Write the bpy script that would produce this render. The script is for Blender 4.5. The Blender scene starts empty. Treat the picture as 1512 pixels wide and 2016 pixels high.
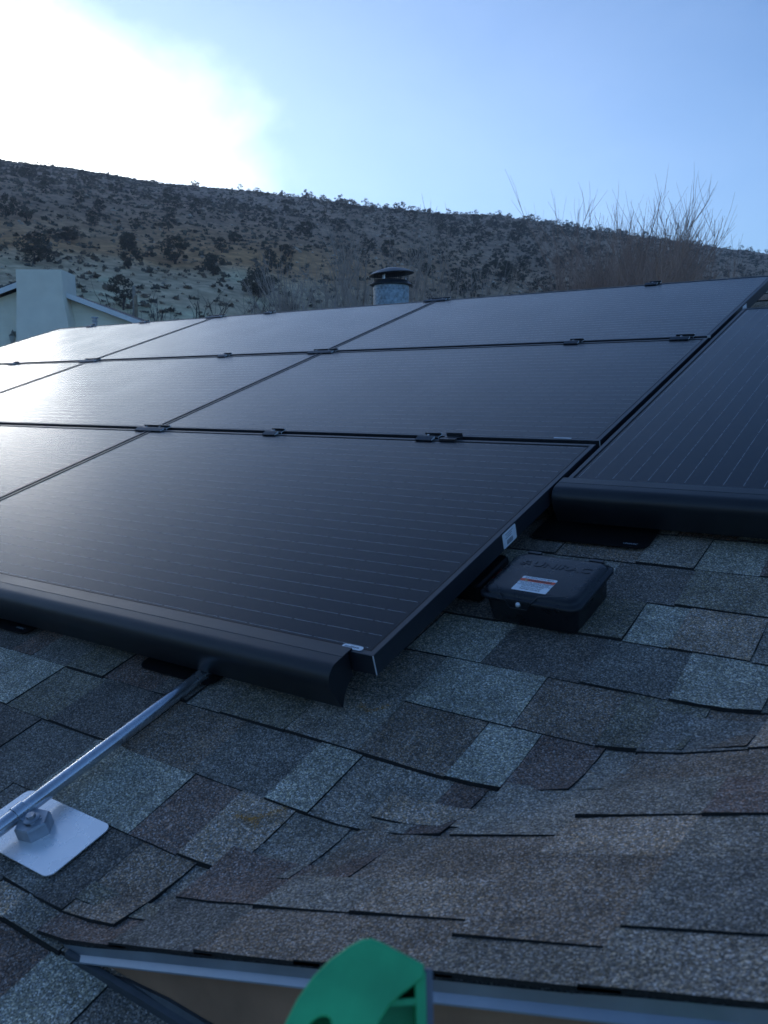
import bpy, bmesh, math, random
import numpy as np
from mathutils import Matrix, Vector
random.seed(11)
rng = np.random.default_rng(11)
sc = bpy.context.scene
COL = sc.collection
rad = math.radians
TH = rad(18.43)                      # roof pitch, 4 in 12
cT, sT, tT = math.cos(TH), math.sin(TH), math.tan(TH)

# ------------------------------------------------------------------ camera
# roof frame: u along the eave, v up the slope, n off the panels; world: x = u, y level up-slope, z up
RV = np.array([1.9429509253385244, 0.4676829769732324, -0.5597176212542998]); CAM_UVN = np.array([0.8041393856213704, -0.9233234484410195, 0.7423439295423042]); FPX = 1692.842
def rod(r):
    t = np.linalg.norm(r); k = r / t
    K = np.array([[0, -k[2], k[1]], [k[2], 0, -k[0]], [-k[1], k[0], 0]])
    return np.eye(3) + math.sin(t) * K + (1 - math.cos(t)) * K @ K
ROOF = np.array([[1, 0, 0], [0, cT, -sT], [0, sT, cT]])      # uvn -> world
CR = rod(RV) @ ROOF.T                # world -> camera (right, down, forward)
CP = ROOF @ CAM_UVN
cam_d = bpy.data.cameras.new('camera'); cam = bpy.data.objects.new('camera', cam_d); COL.objects.link(cam)
M3 = Matrix(((CR[0][0], -CR[1][0], -CR[2][0]), (CR[0][1], -CR[1][1], -CR[2][1]), (CR[0][2], -CR[1][2], -CR[2][2])))
cam.matrix_world = Matrix.Translation(Vector(CP)) @ M3.to_4x4()
cam_d.sensor_fit = 'VERTICAL'; cam_d.sensor_height = 36.0; cam_d.sensor_width = 27.0
cam_d.lens = FPX / 2016 * 36.0
cam_d.clip_start = 0.02; cam_d.clip_end = 9000
cam_d.dof.use_dof = True; cam_d.dof.focus_distance = 2.6; cam_d.dof.aperture_fstop = 11.0
sc.camera = cam

# ------------------------------------------------------------------ sky, sun, exposure
SUN_EL, SUN_AZ = rad(8.8), rad(-64.0)          # azimuth from +y, negative to the left
sun_dir = Vector((math.sin(SUN_AZ) * math.cos(SUN_EL), math.cos(SUN_AZ) * math.cos(SUN_EL), math.sin(SUN_EL)))
world = bpy.data.worlds.new('World'); sc.world = world; world.use_nodes = True
wn, wl = world.node_tree.nodes, world.node_tree.links
wn.clear()
def N(nodes, typ, **kw):
    n = nodes.new(typ)
    for k, v in kw.items(): setattr(n, k, v)
    return n
sky = N(wn, 'ShaderNodeTexSky', sky_type='NISHITA', sun_disc=False)
sky.sun_elevation = SUN_EL; sky.sun_rotation = SUN_AZ
sky.altitude = 1500; sky.air_density = 1.0; sky.dust_density = 0.6; sky.ozone_density = 2.5
tc = N(wn, 'ShaderNodeTexCoord')
# thin bright cloud round the veiled sun
sub = N(wn, 'ShaderNodeVectorMath', operation='SUBTRACT'); sub.inputs[1].default_value = (math.sin(SUN_AZ) * 0.982, math.cos(SUN_AZ) * 0.982, 0.19)
mulv = N(wn, 'ShaderNodeVectorMath', operation='MULTIPLY'); mulv.inputs[1].default_value = (1, 1, 2.0)
ln = N(wn, 'ShaderNodeVectorMath', operation='LENGTH')
noi = N(wn, 'ShaderNodeTexNoise'); noi.inputs['Scale'].default_value = 3.2; noi.inputs['Detail'].default_value = 7; noi.inputs['Roughness'].default_value = 0.58; noi.inputs['Distortion'].default_value = 0.4
stv = N(wn, 'ShaderNodeVectorMath', operation='MULTIPLY'); stv.inputs[1].default_value = (1, 1, 1.8)
nm = N(wn, 'ShaderNodeMath', operation='MULTIPLY_ADD'); nm.inputs[1].default_value = 0.40; nm.inputs[2].default_value = -0.20
ad = N(wn, 'ShaderNodeMath', operation='ADD')
mr = N(wn, 'ShaderNodeMapRange', interpolation_type='SMOOTHSTEP'); mr.inputs['From Min'].default_value = 0.72; mr.inputs['From Max'].default_value = 0.0
mr.inputs['To Min'].default_value = 0; mr.inputs['To Max'].default_value = 1
mr2 = N(wn, 'ShaderNodeMapRange', interpolation_type='SMOOTHSTEP'); mr2.inputs['From Min'].default_value = 1.15; mr2.inputs['From Max'].default_value = 0.25
mr2.inputs['To Min'].default_value = 0; mr2.inputs['To Max'].default_value = 0.05
pw = N(wn, 'ShaderNodeMath', operation='POWER'); pw.inputs[1].default_value = 3.0
mx = N(wn, 'ShaderNodeMath', operation='MAXIMUM')
mixc = N(wn, 'ShaderNodeMix', data_type='RGBA'); mixc.inputs['B'].default_value = (30.0, 31.5, 31.0, 1)
tint = N(wn, 'ShaderNodeMix', data_type='RGBA', blend_type='MULTIPLY'); tint.inputs['Factor'].default_value = 1.0; tint.inputs['B'].default_value = (0.78, 0.94, 1.16, 1)
bg = N(wn, 'ShaderNodeBackground'); bg.inputs['Strength'].default_value = 0.078
wo = N(wn, 'ShaderNodeOutputWorld')
wl.new(tc.outputs['Generated'], sub.inputs[0]); wl.new(sub.outputs[0], mulv.inputs[0]); wl.new(mulv.outputs[0], ln.inputs[0])
wl.new(tc.outputs['Generated'], stv.inputs[0]); wl.new(stv.outputs[0], noi.inputs['Vector'])
wl.new(noi.outputs['Fac'], nm.inputs[0]); wl.new(nm.outputs[0], ad.inputs[0]); wl.new(ln.outputs['Value'], ad.inputs[1])
wl.new(ad.outputs[0], mr.inputs['Value']); wl.new(ad.outputs[0], mr2.inputs['Value']); wl.new(mr.outputs[0], pw.inputs[0]); wl.new(pw.outputs[0], mx.inputs[0]); wl.new(mr2.outputs[0], mx.inputs[1]); wl.new(mx.outputs[0], mixc.inputs['Factor'])
wl.new(sky.outputs[0], tint.inputs['A']); wl.new(tint.outputs['Result'], mixc.inputs['A'])
wl.new(mixc.outputs['Result'], bg.inputs['Color']); wl.new(bg.outputs[0], wo.inputs['Surface'])
sd = bpy.data.lights.new('sun', 'SUN'); sd.energy = 0.5; sd.angle = rad(16); sd.color = (1.0, 0.96, 0.90)
so = bpy.data.objects.new('sun', sd); COL.objects.link(so); so.rotation_euler = (-sun_dir).to_track_quat('-Z', 'Y').to_euler(); so.location = (-20, 10, 30)
sc.view_settings.view_transform = 'Standard'; sc.view_settings.look = 'None'; sc.view_settings.gamma = 1.0
sc.view_settings.use_curve_mapping = False; sc.view_settings.exposure = 1.5

# ------------------------------------------------------------------ helpers
def tag(o, label=None, cat=None, group=None, kind=None):
    if label: o['label'] = label
    if cat: o['category'] = cat
    if group: o['group'] = group
    if kind: o['kind'] = kind
    return o
def link(name, me, mats=None, parent=None):
    o = bpy.data.objects.new(name, me); COL.objects.link(o)
    if mats is not None and me is not None and len(me.materials) == 0:
        for m in (mats if isinstance(mats, (list, tuple)) else [mats]): me.materials.append(m)
    if parent is not None: o.parent = parent
    return o
def world_child(o, parent):
    """o is modelled in world coordinates; hang it under a parent that sits elsewhere"""
    o.parent = parent
    m = parent.matrix_basis.copy(); p = parent
    while p.parent is not None:
        m = p.parent.matrix_basis @ p.matrix_parent_inverse @ m; p = p.parent
    o.matrix_parent_inverse = m.inverted()
    return o
def empty(name, mat=None):
    o = bpy.data.objects.new(name, None); COL.objects.link(o); o.empty_display_size = 0.1
    if mat is not None: o.matrix_basis = mat
    return o
ROOF4 = Matrix.Rotation(TH, 4, 'X')
def roof_at(u, v, n=0.0, rot=0.0):
    p = ROOF4 @ Vector((u, v, n))
    return Matrix.Translation(p) @ ROOF4 @ Matrix.Rotation(rot, 4, 'Z')
def copy_tree(o, parent=None):
    c = o.copy(); COL.objects.link(c)
    if parent is not None:
        c.parent = parent; c.matrix_parent_inverse = o.matrix_parent_inverse.copy()
    for ch in list(o.children): copy_tree(ch, c)
    return c
class MB:
    """collects verts and faces (with material index) for one mesh"""
    def __init__(s): s.v = []; s.f = []; s.m = []
    def add(s, vs, fs, mi=0):
        b = len(s.v); s.v += [tuple(p) for p in vs]
        for f in fs: s.f.append([b + i for i in f]); s.m.append(mi)
        return s
    def box(s, x0, x1, y0, y1, z0, z1, mi=0):
        vs = [(x0, y0, z0), (x1, y0, z0), (x1, y1, z0), (x0, y1, z0), (x0, y0, z1), (x1, y0, z1), (x1, y1, z1), (x0, y1, z1)]
        return s.add(vs, [(3, 2, 1, 0), (4, 5, 6, 7), (0, 1, 5, 4), (1, 2, 6, 5), (2, 3, 7, 6), (3, 0, 4, 7)], mi)
    def rings(s, rings, cap0=True, cap1=True, mi=0, close=True):
        n = len(rings[0]); b = len(s.v)
        for r in rings: s.v += [tuple(p) for p in r]
        for i in range(len(rings) - 1):
            for j in range(n if close else n - 1):
                k = (j + 1) % n
                s.f.append([b + i * n + j, b + i * n + k, b + (i + 1) * n + k, b + (i + 1) * n + j]); s.m.append(mi)
        if cap0: s.f.append([b + j for j in reversed(range(n))]); s.m.append(mi)
        if cap1: s.f.append([b + (len(rings) - 1) * n + j for j in range(n)]); s.m.append(mi)
        return s
    def lathe(s, prof, n=28, c=(0, 0), mi=0, cap0=False, cap1=False):
        rs = [[(c[0] + r * math.cos(2 * math.pi * j / n), c[1] + r * math.sin(2 * math.pi * j / n), z) for j in range(n)] for r, z in prof]
        return s.rings(rs, cap0, cap1, mi)
    def tube(s, pts, radii, n=8, mi=0, cap=True):
        pts = [Vector(p) for p in pts]; rs = []
        for i, p in enumerate(pts):
            d = (pts[min(i + 1, len(pts) - 1)] - pts[max(i - 1, 0)]).normalized()
            a = d.orthogonal().normalized() if abs(d.z) > 0.9 else d.cross(Vector((0, 0, 1))).normalized()
            b2 = d.cross(a); r = radii[i] if isinstance(radii, (list, tuple)) else radii
            rs.append([p + r * (math.cos(2 * math.pi * j / n) * a + math.sin(2 * math.pi * j / n) * b2) for j in range(n)])
        return s.rings(rs, cap, cap, mi)
    def extrude(s, prof, x0, x1, mi=0, mi_cap=None):
        """closed (y, z) profile pulled along x"""
        n = len(prof); b = len(s.v)
        s.v += [(x0, y, z) for y, z in prof] + [(x1, y, z) for y, z in prof]
        for j in range(n):
            k = (j + 1) % n
            s.f.append([b + j, b + k, b + n + k, b + n + j]); s.m.append(mi)
        mc = mi if mi_cap is None else mi_cap
        s.f.append([b + j for j in reversed(range(n))]); s.m.append(mc)
        s.f.append([b + n + j for j in range(n)]); s.m.append(mc)
        return s
    def mesh(s, name, smooth=False, fix=True, angle=40):
        me = bpy.data.meshes.new(name); me.from_pydata(s.v, [], s.f)
        me.polygons.foreach_set('material_index', s.m)
        if fix:
            bm = bmesh.new(); bm.from_mesh(me); bmesh.ops.recalc_face_normals(bm, faces=bm.faces); bm.to_mesh(me); bm.free()
        if smooth:
            me.polygons.foreach_set('use_smooth', [True] * len(me.polygons))
            try: me.set_sharp_from_angle(angle=rad(angle))
            except Exception: pass
        me.update(); return me
    def build(s, name, mats, parent=None, smooth=False, fix=True, angle=40):
        return link(name, s.mesh(name, smooth, fix, angle), mats, parent)
def np_mesh(name, V, F, col=None, smooth=False):
    """V (n,3), F (m,k) same-size faces, fast"""
    me = bpy.data.meshes.new(name); V = np.asarray(V, np.float32); F = np.asarray(F, np.int32)
    m, k = F.shape
    me.vertices.add(len(V)); me.vertices.foreach_set('co', V.ravel())
    me.loops.add(m * k); me.loops.foreach_set('vertex_index', F.ravel())
    me.polygons.add(m); me.polygons.foreach_set('loop_start', np.arange(0, m * k, k, dtype=np.int32))
    if smooth: me.polygons.foreach_set('use_smooth', np.ones(m, bool))
    if col is not None:
        a = me.color_attributes.new('tint', 'FLOAT_COLOR', 'POINT')
        c4 = np.ones((len(V), 4), np.float32); c4[:, :3] = col; a.data.foreach_set('color', c4.ravel())
    me.update(calc_edges=True); me.validate(); return me
def roundrect(hw, hd, r, z, seg=5, cx=0, cy=0):
    out = []
    for (sx, sy, a0) in ((1, 1, 0), (-1, 1, 90), (-1, -1, 180), (1, -1, 270)):
        for i in range(seg + 1):
            a = rad(a0 + 90 * i / seg)
            out.append((cx + sx * (hw - r) + r * math.cos(a), cy + sy * (hd - r) + r * math.sin(a), z))
    return out
def text_mesh(name, body, size, mat, parent, loc=(0, 0, 0), rotz=0.0, extrude=0.0, align='CENTER', sx=1.0, bold=0.0, shear=0.0):
    cu = bpy.data.curves.new(name, 'FONT'); cu.body = body; cu.size = size; cu.extrude = extrude; cu.align_x = align; cu.align_y = 'CENTER'; cu.offset = bold; cu.shear = shear
    cu.resolution_u = 2
    t = bpy.data.objects.new(name, cu); COL.objects.link(t)
    dg = bpy.context.evaluated_depsgraph_get(); dg.update()
    me = bpy.data.meshes.new_from_object(t.evaluated_get(dg)); bpy.data.objects.remove(t)
    me.materials.clear()
    me.transform(Matrix.Translation(Vector(loc)) @ Matrix.Rotation(rotz, 4, 'Z') @ Matrix.Diagonal((sx, 1, 1, 1)))
    return link(name, me, mat, parent)

# ------------------------------------------------------------------ materials
def mat(name, color=(0.5, 0.5, 0.5), rough=0.5, metal=0.0, noise=0.0, nscale=20.0, bump=0.0, bscale=200.0, spec=0.5, attr=False, rnoise=0.0, detail=5.0):
    m = bpy.data.materials.new(name); m.use_nodes = True
    ns, ls = m.node_tree.nodes, m.node_tree.links
    b = ns['Principled BSDF']; b.inputs['Roughness'].default_value = rough; b.inputs['Metallic'].default_value = metal
    b.inputs['Specular IOR Level'].default_value = spec
    t = N(ns, 'ShaderNodeTexCoord')
    src = None
    if attr:
        a = N(ns, 'ShaderNodeVertexColor'); a.layer_name = 'tint'; src = a.outputs['Color']
    if noise > 0:
        n = N(ns, 'ShaderNodeTexNoise'); n.inputs['Scale'].default_value = nscale; n.inputs['Detail'].default_value = detail
        ls.new(t.outputs['Object'], n.inputs['Vector'])
        r = N(ns, 'ShaderNodeMapRange'); r.inputs['From Min'].default_value = 0.3; r.inputs['From Max'].default_value = 0.7
        r.inputs['To Min'].default_value = 1 - noise; r.inputs['To Max'].default_value = 1 + noise
        ls.new(n.outputs['Fac'], r.inputs['Value'])
        x = N(ns, 'ShaderNodeMix', data_type='RGBA', blend_type='MULTIPLY'); x.inputs['Factor'].default_value = 1
        x.inputs['A'].default_value = (*color, 1)
        if src: ls.new(src, x.inputs['A'])
        ls.new(r.outputs[0], x.inputs['B']); src = x.outputs['Result']
        if rnoise > 0:
            r2 = N(ns, 'ShaderNodeMapRange'); r2.inputs['From Min'].default_value = 0.3; r2.inputs['From Max'].default_value = 0.7
            r2.inputs['To Min'].default_value = max(0.02, rough - rnoise); r2.inputs['To Max'].default_value = rough + rnoise
            ls.new(n.outputs['Fac'], r2.inputs['Value']); ls.new(r2.outputs[0], b.inputs['Roughness'])
    if src: ls.new(src, b.inputs['Base Color'])
    else: b.inputs['Base Color'].default_value = (*color, 1)
    if bump > 0:
        n2 = N(ns, 'ShaderNodeTexNoise'); n2.inputs['Scale'].default_value = bscale; n2.inputs['Detail'].default_value = 3
        ls.new(t.outputs['Object'], n2.inputs['Vector'])
        bp = N(ns, 'ShaderNodeBump'); bp.inputs['Strength'].default_value = bump; bp.inputs['Distance'].default_value = 0.002
        ls.new(n2.outputs['Fac'], bp.inputs['Height']); ls.new(bp.outputs[0], b.inputs['Normal'])
    return m
M = {}
M['frame'] = mat('black_anodised_aluminium', (0.018, 0.021, 0.027), 0.42, 0.0, noise=0.15, nscale=60, bump=0.03, bscale=900, spec=0.6)
M['skirt'] = mat('black_powder_coat', (0.012, 0.014, 0.017), 0.36, 0.0, noise=0.2, nscale=9, bump=0.05, bscale=1500, spec=0.5, rnoise=0.05)
M['clamp'] = mat('dark_clamp_aluminium', (0.030, 0.034, 0.040), 0.35, 0.3, noise=0.2, nscale=120)
M['raw_alu'] = mat('bare_aluminium', (0.75, 0.76, 0.77), 0.4, 0.3, noise=0.1, nscale=200)
M['plastic'] = mat('black_plastic', (0.010, 0.012, 0.015), 0.30, 0.0, noise=0.15, nscale=30, bump=0.10, bscale=1800, spec=0.45, rnoise=0.06)
M['mat_black'] = mat('black_rubber_sheet', (0.006, 0.006, 0.007), 0.55, noise=0.2, nscale=40, bump=0.1, bscale=700, spec=0.25)
M['paper'] = mat('white_label', (0.78, 0.80, 0.82), 0.45, noise=0.04, nscale=30)
M['edge'] = mat('black_asphalt_edge', (0.028, 0.026, 0.024), 0.9, noise=0.3, nscale=300, spec=0.2)
M['seal'] = mat('black_seal', (0.004, 0.004, 0.005), 0.6, spec=0.2)
M['ink'] = mat('label_black_ink', (0.03, 0.03, 0.035), 0.6)
M['ink_grey'] = mat('label_grey_ink', (0.22, 0.24, 0.27), 0.6)
M['orange'] = mat('label_orange_red', (0.82, 0.11, 0.04), 0.5)
M['yellow'] = mat('label_yellow', (0.85, 0.75, 0.25), 0.5)
M['redink'] = mat('red_print', (0.35, 0.02, 0.02), 0.6)
M['galv'] = mat('galvanised_conduit', (0.62, 0.65, 0.69), 0.24, 0.92, noise=0.12, nscale=35, bump=0.05, bscale=300, rnoise=0.08)
M['cast'] = mat('cast_zinc', (0.36, 0.38, 0.41), 0.42, 0.75, noise=0.2, nscale=60, bump=0.2, bscale=250)
M['white_alu'] = mat('bright_aluminium_flashing', (0.90, 0.90, 0.90), 0.27, 0.45, noise=0.05, nscale=18, rnoise=0.04)
M['fascia'] = mat('brown_painted_fascia', (0.34, 0.19, 0.11), 0.6, noise=0.25, nscale=9, bump=0.15, bscale=60)
M['drip'] = mat('grey_drip_edge', (0.30, 0.34, 0.38), 0.33, 0.55, noise=0.15, nscale=14, bump=0.05, bscale=120, rnoise=0.06)
M['dark_flash'] = mat('dark_step_flashing', (0.07, 0.08, 0.09), 0.5, 0.3, noise=0.2, nscale=30)
M['green'] = mat('green_fibreglass', (0.040, 0.50, 0.19), 0.42, noise=0.24, nscale=22, bump=0.12, bscale=240, spec=0.4)
M['rail_grey'] = mat('grey_rail', (0.16, 0.165, 0.20), 0.5, noise=0.15, nscale=40)
M['stucco'] = mat('pale_grey_green_stucco', (0.80, 0.77, 0.65), 0.85, noise=0.05, nscale=3, bump=0.5, bscale=40)
M['siding'] = mat('cream_siding', (0.80, 0.78, 0.64), 0.7, noise=0.05, nscale=4)
M['trim_white'] = mat('white_trim', (0.72, 0.75, 0.76), 0.55, noise=0.04, nscale=6)
M['far_roof'] = mat('dark_far_roof', (0.04, 0.045, 0.05), 0.8, noise=0.3, nscale=12)
M['bronze'] = mat('aged_lantern_metal', (0.20, 0.19, 0.16), 0.6, noise=0.2, nscale=50)
M['lamp_glass'] = mat('lantern_glass', (0.35, 0.37, 0.36), 0.2)
M['wood'] = mat('weathered_post_wood', (0.34, 0.26, 0.17), 0.85, noise=0.3, nscale=6, bump=0.3, bscale=40)
M['house_wall'] = mat('tan_house_wall', (0.36, 0.30, 0.23), 0.8, noise=0.08, nscale=4, bump=0.3, bscale=30)
M['bark_dark'] = mat('dark_bark', (0.055, 0.045, 0.042), 0.9, noise=0.3, nscale=4)
M['twig_red'] = mat('red_brown_twigs', (0.34, 0.23, 0.18), 0.85, noise=0.3, nscale=0.8)
M['twig_pale'] = mat('pale_dry_twigs', (0.36, 0.295, 0.25), 0.85, noise=0.3, nscale=0.8)
M['juniper'] = mat('juniper_foliage', (0.070, 0.068, 0.050), 0.85, noise=0.45, nscale=1.3, spec=0.2)
M['scrub'] = mat('scrub_foliage', attr=True, rough=0.9, noise=0.3, nscale=1.5, spec=0.15)
M['rock'] = mat('hillside_rock', attr=True, rough=0.9, noise=0.25, nscale=2.0, spec=0.2)
def shingle_material():
    m = bpy.data.materials.new('asphalt_granules'); m.use_nodes = True
    ns, ls = m.node_tree.nodes, m.node_tree.links
    b = ns['Principled BSDF']; b.inputs['Roughness'].default_value = 0.9; b.inputs['Specular IOR Level'].default_value = 0.25
    t = N(ns, 'ShaderNodeTexCoord')
    a = N(ns, 'ShaderNodeVertexColor'); a.layer_name = 'tint'
    vo = N(ns, 'ShaderNodeTexVoronoi'); vo.inputs['Scale'].default_value = 480; ls.new(t.outputs['Object'], vo.inputs['Vector'])
    sep = N(ns, 'ShaderNodeSeparateColor'); ls.new(vo.outputs['Color'], sep.inputs[0])
    rp = N(ns, 'ShaderNodeValToRGB'); e = rp.color_ramp.elements
    e[0].position = 0.0; e[0].color = (0.36, 0.36, 0.36, 1); e[1].position = 1.0; e[1].color = (2.5, 2.45, 2.4, 1)
    for p, c in ((0.35, 0.66), (0.65, 1.05), (0.86, 1.55)):
        q = e.new(p); q.color = (c, c, c, 1)
    ls.new(sep.outputs[0], rp.inputs[0])
    n1 = N(ns, 'ShaderNodeTexNoise'); n1.inputs['Scale'].default_value = 16; n1.inputs['Detail'].default_value = 5; ls.new(t.outputs['Object'], n1.inputs['Vector'])
    r1 = N(ns, 'ShaderNodeMapRange'); r1.inputs['From Min'].default_value = 0.3; r1.inputs['From Max'].default_value = 0.7; r1.inputs['To Min'].default_value = 0.78; r1.inputs['To Max'].default_value = 1.25
    ls.new(n1.outputs['Fac'], r1.inputs['Value'])
    x1 = N(ns, 'ShaderNodeMix', data_type='RGBA', blend_type='MULTIPLY'); x1.inputs['Factor'].default_value = 1
    ls.new(a.outputs['Color'], x1.inputs['A']); ls.new(rp.outputs[0], x1.inputs['B'])
    x2 = N(ns, 'ShaderNodeMix', data_type='RGBA', blend_type='MULTIPLY'); x2.inputs['Factor'].default_value = 1
    ls.new(x1.outputs['Result'], x2.inputs['A']); ls.new(r1.outputs[0], x2.inputs['B'])
    # a few granules of another colour
    hs = N(ns, 'ShaderNodeHueSaturation'); ls.new(x2.outputs['Result'], hs.inputs['Color'])
    hr = N(ns, 'ShaderNodeMapRange'); hr.inputs['To Min'].default_value = 0.3; hr.inputs['To Max'].default_value = 1.25
    ls.new(sep.outputs[1], hr.inputs['Value']); ls.new(hr.outputs[0], hs.inputs['Saturation'])
    ls.new(hs.outputs[0], b.inputs['Base Color'])
    bp = N(ns, 'ShaderNodeBump'); bp.inputs['Strength'].default_value = 0.8; bp.inputs['Distance'].default_value = 0.0016
    ls.new(vo.outputs['Distance'], bp.inputs['Height']); bp.invert = True
    ls.new(bp.outputs[0], b.inputs['Normal'])
    return m
M['shingle'] = shingle_material()
def panel_glass():
    m = bpy.data.materials.new('solar_glass'); m.use_nodes = True
    ns, ls = m.node_tree.nodes, m.node_tree.links
    b = ns['Principled BSDF']; b.inputs['Roughness'].default_value = PG_ROUGH; b.inputs['IOR'].default_value = 1.5
    t = N(ns, 'ShaderNodeTexCoord'); s = N(ns, 'ShaderNodeSeparateXYZ'); ls.new(t.outputs['Object'], s.inputs[0])
    def math_(op, a, c=None, d=None):
        n = N(ns, 'ShaderNodeMath', operation=op)
        for i, v in enumerate((a, c, d)):
            if v is None: continue
            if isinstance(v, (int, float)): n.inputs[i].default_value = v
            else: ls.new(v, n.inputs[i])
        return n.outputs[0]
    # printed silver busbars: 24 across, along the length of the panel
    y = math_('ADD', s.outputs[1], -0.0215 - 0.0395 / 2 + 0.0395 * 8)
    fy = math_('FRACT', math_('DIVIDE', y, 0.0395))
    dist = math_('ABSOLUTE', math_('SUBTRACT', fy, 0.5))
    line = math_('LESS_THAN', dist, 0.0150)
    fx = math_('FRACT', math_('DIVIDE', math_('ADD', s.outputs[0], 1.0), 0.0785))
    gap = math_('GREATER_THAN', fx, 0.06)
    nz = N(ns, 'ShaderNodeTexNoise'); nz.inputs['Scale'].default_value = 70; nz.inputs['Detail'].default_value = 2; ls.new(t.outputs['Object'], nz.inputs['Vector'])
    nr = N(ns, 'ShaderNodeMapRange'); nr.inputs['From Min'].default_value = 0.22; nr.inputs['From Max'].default_value = 0.46; ls.new(nz.outputs['Fac'], nr.inputs['Value'])
    # keep the rim of the laminate clear
    inx = math_('MULTIPLY', math_('GREATER_THAN', s.outputs[0], 0.024), math_('LESS_THAN', s.outputs[0], 1.636))
    fac = math_('MULTIPLY', math_('MULTIPLY', math_('MULTIPLY', line, gap), nr.outputs[0]), inx)
    # slight cell to cell tone
    cx = math_('FLOOR', math_('DIVIDE', s.outputs[0], 0.157)); cy = math_('FLOOR', math_('DIVIDE', s.outputs[1], 0.158))
    cb = N(ns, 'ShaderNodeCombineXYZ'); ls.new(cx, cb.inputs[0]); ls.new(cy, cb.inputs[1])
    wn_ = N(ns, 'ShaderNodeTexWhiteNoise'); ls.new(cb.outputs[0], wn_.inputs['Vector'])
    cm = N(ns, 'ShaderNodeMix', data_type='RGBA'); cm.inputs['A'].default_value = (0.0020, 0.0028, 0.0055, 1); cm.inputs['B'].default_value = (0.0027, 0.0038, 0.0072, 1)
    ls.new(wn_.outputs['Value'], cm.inputs['Factor'])
    lm = N(ns, 'ShaderNodeMix', data_type='RGBA'); lm.inputs['B'].default_value = (0.27, 0.27, 0.275, 1)
    ls.new(cm.outputs['Result'], lm.inputs['A']); ls.new(fac, lm.inputs['Factor'])
    ls.new(lm.outputs['Result'], b.inputs['Base Color'])
    # faint dust film and glass texture
    d2 = N(ns, 'ShaderNodeTexNoise'); d2.inputs['Scale'].default_value = 3.0; d2.inputs['Detail'].default_value = 1.5; ls.new(t.outputs['Object'], d2.inputs['Vector'])
    rr = N(ns, 'ShaderNodeMapRange'); rr.inputs['From Min'].default_value = 0.3; rr.inputs['From Max'].default_value = 0.7
    rr.inputs['To Min'].default_value = PG_ROUGH - 0.015; rr.inputs['To Max'].default_value = PG_ROUGH + 0.015
    ls.new(d2.outputs['Fac'], rr.inputs['Value']); ls.new(rr.outputs[0], b.inputs['Roughness'])
    b.inputs['Specular IOR Level'].default_value = 0.23
    return m
PG_ROUGH = 0.25
M['glass'] = panel_glass()

# ------------------------------------------------------------------ terrain
def vnoise(x, y, seed=0):
    xi = np.floor(x).astype(np.int64); yi = np.floor(y).astype(np.int64); fx = x - xi; fy = y - yi
    fx = fx * fx * (3 - 2 * fx); fy = fy * fy * (3 - 2 * fy)
    def h(a, b):
        n = (a * 374761393 + b * 668265263 + seed * 1442695041) & 0x7fffffff
        n = ((n ^ (n >> 13)) * 1274126177) & 0x7fffffff
        return ((n ^ (n >> 16)) & 0xffff) / 65535.0
    return (h(xi, yi) * (1 - fx) + h(xi + 1, yi) * fx) * (1 - fy) + (h(xi, yi + 1) * (1 - fx) + h(xi + 1, yi + 1) * fx) * fy
def fbm(x, y, o=5, seed=0):
    s = 0; a = 0.5
    for i in range(o): s = s + a * (vnoise(x * 2 ** i, y * 2 ** i, seed + i) - 0.5); a *= 0.5
    return s
GZ = -3.2
CZ = CP[2]
AZ = np.array([-180, -150, -110, -75, -62, -58.5, -53.5, -49.8, -45, -40.4, -34, -27.4, -20, -11.8, -6, 5, 25, 60, 180.0])
EL = np.array([0, 0, 6, 13, 14.1, 13.95, 13.75, 13.45, 13.15, 12.85, 12.3, 11.55, 10.35, 8.75, 7.5, 5.5, 2.5, 0, 0.0])
RR = np.array([260, 260, 240, 225, 225, 228, 235, 240, 250, 262, 285, 320, 370, 430, 470, 520, 520, 400, 260.0])
def crest(az):
    return np.interp(az, AZ, RR), np.tan(np.radians(np.interp(az, AZ, EL)))
def terr(x, y):
    dx = x - CP[0]; dy = y - CP[1]
    r = np.hypot(dx, dy); az = np.degrees(np.arctan2(dx, dy))
    R, te = crest(az)
    H = CZ + R * te - GZ                     # rise of the crest over the flat
    H = H - 1.0
    r0 = np.interp(az, [-75, -45, -30, -10], [33, 38, 44, 50])
    t = np.clip((r - r0) / (R - r0), 0, 1)
    prof = 1.12 * t - 0.12 * t * t * t
    prof = prof - 0.0
    up = H * np.minimum(prof, 1.0)
    over = np.clip((r - R) / R, 0, 5)
    up = up - H * 0.35 * over ** 1.2
    rough = fbm(x / 42, y / 42, 3, 3) * 5.0 * np.clip(t * 2.2, 0, 1) * np.where(t > 0.9, np.clip((1.12 - t) / 0.22, .55, 1), 1) + fbm(x / 7, y / 7, 4, 9) * 1.3 * np.clip(t * 8, 0, 1)
    z = GZ + up + rough * np.clip(H / 20, 0, 1)
    return np.maximum(z, GZ - 0.5 + 0 * z)
azs = np.unique(np.concatenate([np.linspace(-180, -66, 40), np.linspace(-66, -4, 520), np.linspace(-4, 180, 60)]))
rs_ = np.concatenate([[0.01, 4, 9, 15, 21, 26], np.geomspace(30, 620, 250), np.geomspace(660, 1500, 12)])
A2, R2 = np.meshgrid(np.radians(azs), rs_, indexing='ij')
TX = CP[0] + R2 * np.sin(A2); TY = CP[1] + R2 * np.cos(A2); TZ = terr(TX, TY)
na, nr_ = TX.shape
idx = np.arange(na * nr_).reshape(na, nr_)
TF = np.stack([idx[:-1, :-1], idx[1:, :-1], idx[1:, 1:], idx[:-1, 1:]], -1).reshape(-1, 4)
TV = np.stack([TX, TY, TZ], -1).reshape(-1, 3)
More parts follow.
